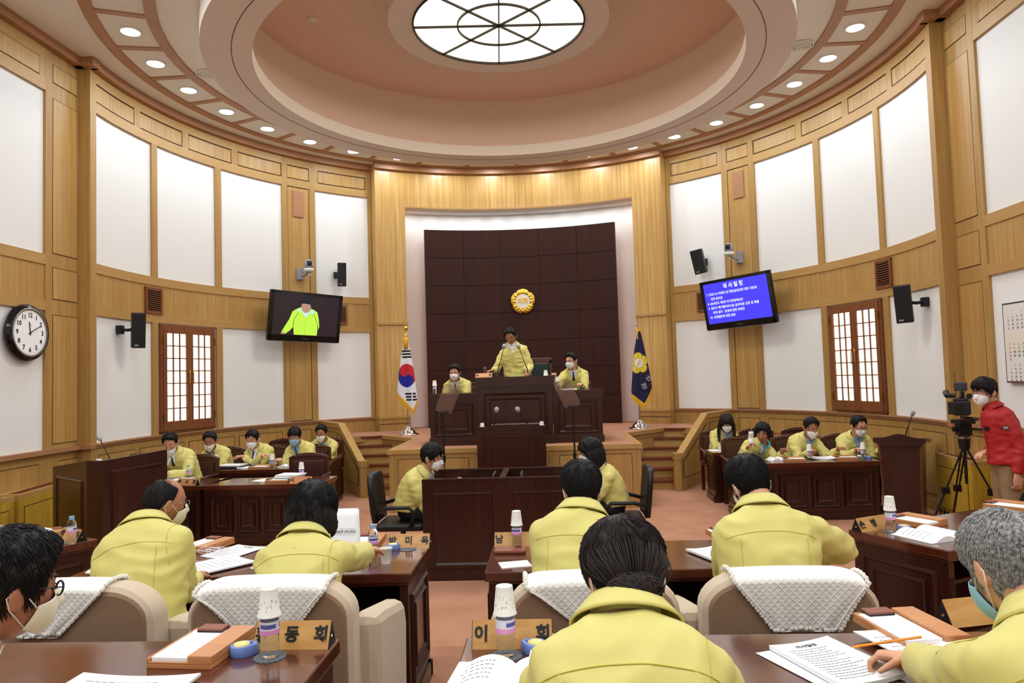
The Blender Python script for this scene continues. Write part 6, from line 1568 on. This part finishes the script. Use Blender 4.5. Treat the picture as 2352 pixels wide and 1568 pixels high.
# angled right desk
def E_(x, y): return (x, y)
nameplate('손병 ', 2.49, -5.17, T2, 27, 'wooden name plate on the angled right desk beside the open book', L=.25); coaster(2.57, -5.25, T2, 'under the bottle on the angled right desk'); water(2.57, -5.25, T2+.003, 'on the angled right desk', rot=70)
sponge(2.655, -5.235, T2, 100, 'on the angled right desk'); tray(2.83, -5.03, T2, 30, 'on the angled right desk behind the open book'); openbook('open booklet with white pages on the angled right desk', 2.76, -5.38, T2, 22, .19, .28, .035)
tray(3.66, -4.62, T2, 38, 'on the desk at the right photo edge'); nameplate('   ', 3.98, -4.33, T2, 38, 'wooden name plate at the right photo edge', L=.24)
# angled left desk
water(-2.585, -5.155, T2, 'on the desk at the left photo edge', False, rot=120); nameplate('박 득', -2.66, -5.04, T2, -27, 'wooden name plate behind the bottle on the left edge desk', L=.22); sponge(-2.79, -5.09, T2, 200, 'on the desk at the left photo edge'); coaster(-2.66, -5.17, T2, 'on the desk at the left photo edge'); tray(-2.96, -4.93, T2, -40, 'on the desk at the left photo edge')
sheets('white papers behind the dark-haired man on the left edge desk', -3.12, -4.80, T2, -27, .21, .28, .006, 0, 0)
# left officials
nameplate('부시장', -3.86, -1.21, TB, -15, 'orange wooden name plate of the man with folded hands', L=.28, m='memo_wood'); water(-4.14, -.66, TB, 'in front of the man with folded hands', False, rot=30); cup(-4.50, -.80, TB, 'in front of the man with folded hands', True)
sheets('white papers at the left end of the front officials desk', -4.72, -.84, TB, -15, .28, .3, .012, 0, 0); sheets('open white pages under the folded hands', -4.30, -.72, TB, -15, .42, .28, .012, .015, 5)
nameplate('시 장', -2.44, -1.28, TB, 0, 'orange wooden name plate in front of the empty leather chair', L=.26, m='memo_wood'); water(-2.56, -.93, TB, 'in front of the empty leather chair', rot=20); tray(-2.78, -1.10, TB, 90, 'in front of the empty leather chair')
o = thing('document_stack', 'stack of white booklets on the front desk before the empty chair', 'papers', (-2.68, -1.02, TB+.04), -10)
for k in range(3): B().box((-.15+.012*k, -.11, .014*k), (.15+.012*k, .11, .014*k+.012)).build('booklet', 'paper', o)
sheets('loose white papers left of the booklet stack on the front desk', -2.98, -.98, TB, -20, .3, .22, .004, 0, 0)
water(-4.22, .28, TB, 'in front of the dozing man on the left', rot=15); water(-3.40, .24, TB, 'beside the man with the blue mask', rot=55)
o = thing('ring_binder', 'open dark ring binder with white pages on the second left desk', 'binder', (-4.06, .48, TB), -6); B().box((-.19, -.14, 0), (.19, .14, .03)).build('cover', 'binder', o, bevel=.004); B().box((-.18, -.13, .03), (.15, .12, .045)).build('pages', 'paper', o)
sheets('white papers in front of the man with crossed arms', -3.80, .42, TB, 12, .3, .26, .01, .02, 0); tray(-3.60, .34, TB, 80, 'in front of the man with crossed arms'); tray(-4.42, .34, TB, 84, 'in front of the dozing man')
openbook('open notebook in front of the man with the blue mask', -3.26, .46, TB, 10, .14, .2, .03); sheets('white papers in front of the man with the blue mask', -3.05, .36, TB, 0, .22, .24, .006, 0, 0)
sponge(-4.32, .30, TB, 0, 'on the second left desk'); sheets('white papers in front of the man in the back left corner', -3.14, 1.66, TB, 0, .24, .2, .008, 0, 0); sheets('paper on the third left desk left of the crossed-arms man', -4.30, 1.66, TB, 10, .24, .2, .006, 0, 0)
# right officials
cup(3.18, .06, TB, 'in front of the woman holding her mask'); openbook('open thick notebook in front of the woman holding her mask', 3.48, -.16, TB, 6, .13, .2, .035); tray(3.66, -.24, TB, 84, 'between the open notebook and the page-turning man'); water(3.84, -.30, TB, 'in front of the page-turning man', rot=10)
sheets('large white page being turned on the long right desk', 4.06, -.14, TB, -8, .34, .26, .012, .04, 6); tray(4.32, -.20, TB, 84, 'in front of the writing man by the lectern'); water(4.53, -.26, TB, 'in front of the writing man by the lectern', rot=30); sponge(4.60, -.36+.10, TB, 90, 'in front of the writing man by the lectern'); sheets('white papers under the pen of the writing man', 4.46, -.02, TB, 6, .3, .18, .008, .01, 3)
o = thing('pen', 'blue pen in the hand of the writing man', 'pen', (4.50, -.16, TB+.06)); B().tube([(.06, -.06, -.045), (-.03, .04, .05)], .004, 6).build('barrel', 'pen_blue', o)
openbook('open book with a lifted page in front of the long-haired woman', 3.20, 1.14, TB, 4, .18, .22, .05); water(3.11, .98, TB, 'in front of the long-haired woman', False, rot=60); cup(3.01, .97, TB, 'in front of the long-haired woman'); sheets('white papers at the left end of the desk of the long-haired woman', 2.98, 1.14, TB, 0, .2, .2, .006, 0, 0)
sheets('paper on the second right desk between the seated officials', 3.78, 1.10, TB, 0, .2, .2, .006, 0, 0)
# rostrum things
nameplate('의 장', -.44, 1.02, 1.91, 0, 'small wooden name plate on the raised centre of the rostrum', L=.25, m='memo_wood', h=.062, sizes=.045); cup(.49, 1.25, 1.91, 'on the raised right corner of the rostrum'); water(-1.235, 1.3, 1.68, 'on the left wing of the rostrum', rot=200); water(.66, 1.3, 1.68, 'on the right wing of the rostrum', rot=200); sheets('blue and white papers on the right wing of the rostrum', .82, 1.36, 1.68, 20, .24, .2, .02, 0, 4)
cup(-.40, .10+.05, 1.20, 'on the left corner of the speaker lectern'); cup(.42, .15, 1.20, 'on the right corner of the speaker lectern'); cup(-4.10, -2.55, 1.11, 'on the tall left lectern')
# stenographer things
for nm, x, tl in (('left', -.10, -1), ('right', .30, 1)):
    o = thing('laptop', f'open laptop seen edge-on behind the {nm} screen of the stenographer desk', 'laptop', (x, -2.45, .72), 0); B().box((min(0, tl*.24), -.15, 0), (max(0, tl*.24), .15, .018)).build('keyboard_half', 'silver', o)
    M = Matrix.Rotation(R_(-tl*16), 4, 'Y'); B().box((-.006, -.15, 0), (.006, .15, .23), 0, M).build('lid', 'silver', o); B().box((-.0085 if tl < 0 else .006, -.14, .01), (-.006 if tl < 0 else .0085, .14, .22), 0, M).build('display', 'black', o)
cup(.0-.08, -2.20, .72, 'standing between the stenographer laptops', True)
# video camera on tripod
o = thing('camera_tripod', 'black tripod standing by the right wall', 'tripod', (4.95, -1.78, 0)); top = Vector((0, 0, 1.04))
for fx, fy in ((-.36, .20), (.02, .42), (.40, -.22)):
    f = Vector((fx, fy, 0)); l = top.lerp(f, .48); d = f-top
    w_ = Vector((-d.y, d.x, 0)).normalized()*.018
    B().tube([top+w_, l+w_*.9], .010, 8).tube([top-w_, l-w_*.9], .010, 8).tube([l-d*.02, f], .013, 8).box(tuple(l-Vector((.03, .03, .035))), tuple(l+Vector((.03, .03, .035)))).ell(tuple(f+Vector((0, 0, .012))), (.022, .022, .014), 8, 5).build('leg', 'black', o)
B().lathe([(.001, -.05), (.05, -.05), (.055, 0), (.06, .06), (.05, .12), (.001, .12)], 16, 0, (0, 0, 1.04)).tube([(0, 0, 1.0), (0, 0, .62)], .016, 8).build('centre_column', 'black', o); B().lathe([(.062, 0), (.064, .02), (.001, .02)], 20, 0, (0, 0, 1.10)).build('collar_ring', 'silver', o)
B().box((-.06, -.05, 1.14), (.06, .05, 1.26)).box((-.08, -.09, 1.26), (.08, .09, 1.30)).tube([(.0, .0, 1.2), (.16, -.12, 1.20), (.20, -.42, 1.10)], .010, 8).lathe([(.001, -.03), (.025, -.03), (.025, .03), (.001, .03)], 12, 0, (-.08, 0, 1.2), (1, 0, 0)).build('fluid_head', 'black', o)
o = thing('video_camera', 'black shoulder video camera on the tripod pointing into the hall', 'camera', (4.95, -1.78, 1.36)); dv = Vector((-.55, -.83, 0)).normalized(); rv = Vector((-dv.y, dv.x, 0))
M = Matrix((rv, dv, (0, 0, 1))).transposed().to_4x4()
b = B(); b.box((-.07, -.20, -.01), (.07, .12, .17), 0, M); b.box((-.06, -.22, .02), (.06, -.2, .13), 0, M); b.build('body', 'black', o, bevel=.01)
b = B(); A_ = M.to_3x3(); b.lathe([(.045, 0), (.05, .05), (.06, .10), (.06, .13), (.001, .13)], 18, 0, A_ @ Vector((0, .12, .08)), dv); b.build('lens_barrel', 'dark_grey', o)
b = B(); b.box((-.10, .25, .015), (.10, .33, .145), 0, M); b.build('matte_box', 'black', o, bevel=.006); B().lathe([(.001, 0), (.045, 0), (.045, .004), (.001, .004)], 20, 0, A_ @ Vector((0, .331, .08)), dv).build('front_glass', 'black_gloss', o)
B().tube([A_ @ Vector((0, -.16, .17)), A_ @ Vector((0, -.14, .24)), A_ @ Vector((0, .06, .25)), A_ @ Vector((0, .10, .18))], .015, 8).build('carry_handle', 'black', o); B().box((-.06, -.02, .25), (.06, .06, .34), 0, M).build('monitor', 'dark_grey', o, bevel=.012)
B().tube([A_ @ Vector((.09, .26, .20)), A_ @ Vector((.09, .02, .20))], [.028, .020], 12).build('microphone', 'black', o); B().tube([A_ @ Vector((-.05, .05, .20)), A_ @ Vector((-.13, .02, .20)), A_ @ Vector((-.16, -.22, .22))], [.022, .028, .036], 12).build('viewfinder', 'black', o); B().tube([A_ @ Vector((-.06, -.1, .2)), A_ @ Vector((-.06, -.1, .46))], .003, 5).build('antenna', 'black', o)
b = B(); b.tube([A_ @ Vector((0, .2, -.02)), A_ @ Vector((.12, .30, -.03)), A_ @ Vector((.16, .31, -.04))], .014, 8); b.build('follow_focus', 'black', o)
# marks on the red jacket
jo = i22['jo']; SHl = i22['SH'][-1]; bv = i22['bv']
def decal(pt, dr, w, h, m, name, lift=.003, txt=None, tm='shirt_white', size=.03, oval=False):
    r = bv.ray_cast(pt-dr*.4, dr)
    if not r[0]: return
    n = -dr; ex = Vector((0, 0, 1)).cross(n).normalized(); ez = n.cross(ex)
    M = frame(r[0]+n*.012, tuple(ex), tuple(ez)); b = B()
    if oval: b.prism([(w/2*math.cos(k*math.pi/10), h/2*math.sin(k*math.pi/10)) for k in range(20)], -.012, 0, 0, M)
    else: b.box((-w/2, -h/2, -.012), (w/2, h/2, 0), 0, M)
    d_ = b.build(name, m, jo)
    if txt: text(txt, size, M @ Matrix.Translation((0, 0, .001)), tm, d_, 'lettering', .0004, bold=.001)
decal(SHl+Vector((-.04, .02, -.10)), Vector((.96, .28, 0)).normalized(), .12, .05, 'jacket_maroon', 'sleeve_logo', txt='CH 25', size=.032, oval=True)
decal(SHl+Vector((.09, .1, -.12)), Vector((.25, -.97, 0)).normalized(), .07, .04, 'black', 'chest_label', txt='FAMOUS'[:0] or 'x'[:0] or None)

o = thing('face_mask', 'white face mask hanging from the raised hand of the short-haired woman', 'mask', (3.19, -.02, 1.0)); b = B(); b.grid(lambda u, v: Vector(((u-.5)*.07*(1-.25*abs(v-.5)), -.02*math.sin(u*math.pi)-.012*math.sin(v*9), (v-.5)*.17)), 10, 14); b.build('mask_sheet', 'mask_white', o, smooth=True, solid=.002); B().tube([(0, 0, .085), (.02, .02, .13), (.04, .05, .12)], .0016, 5).build('ear_loop', 'shirt_white', o)
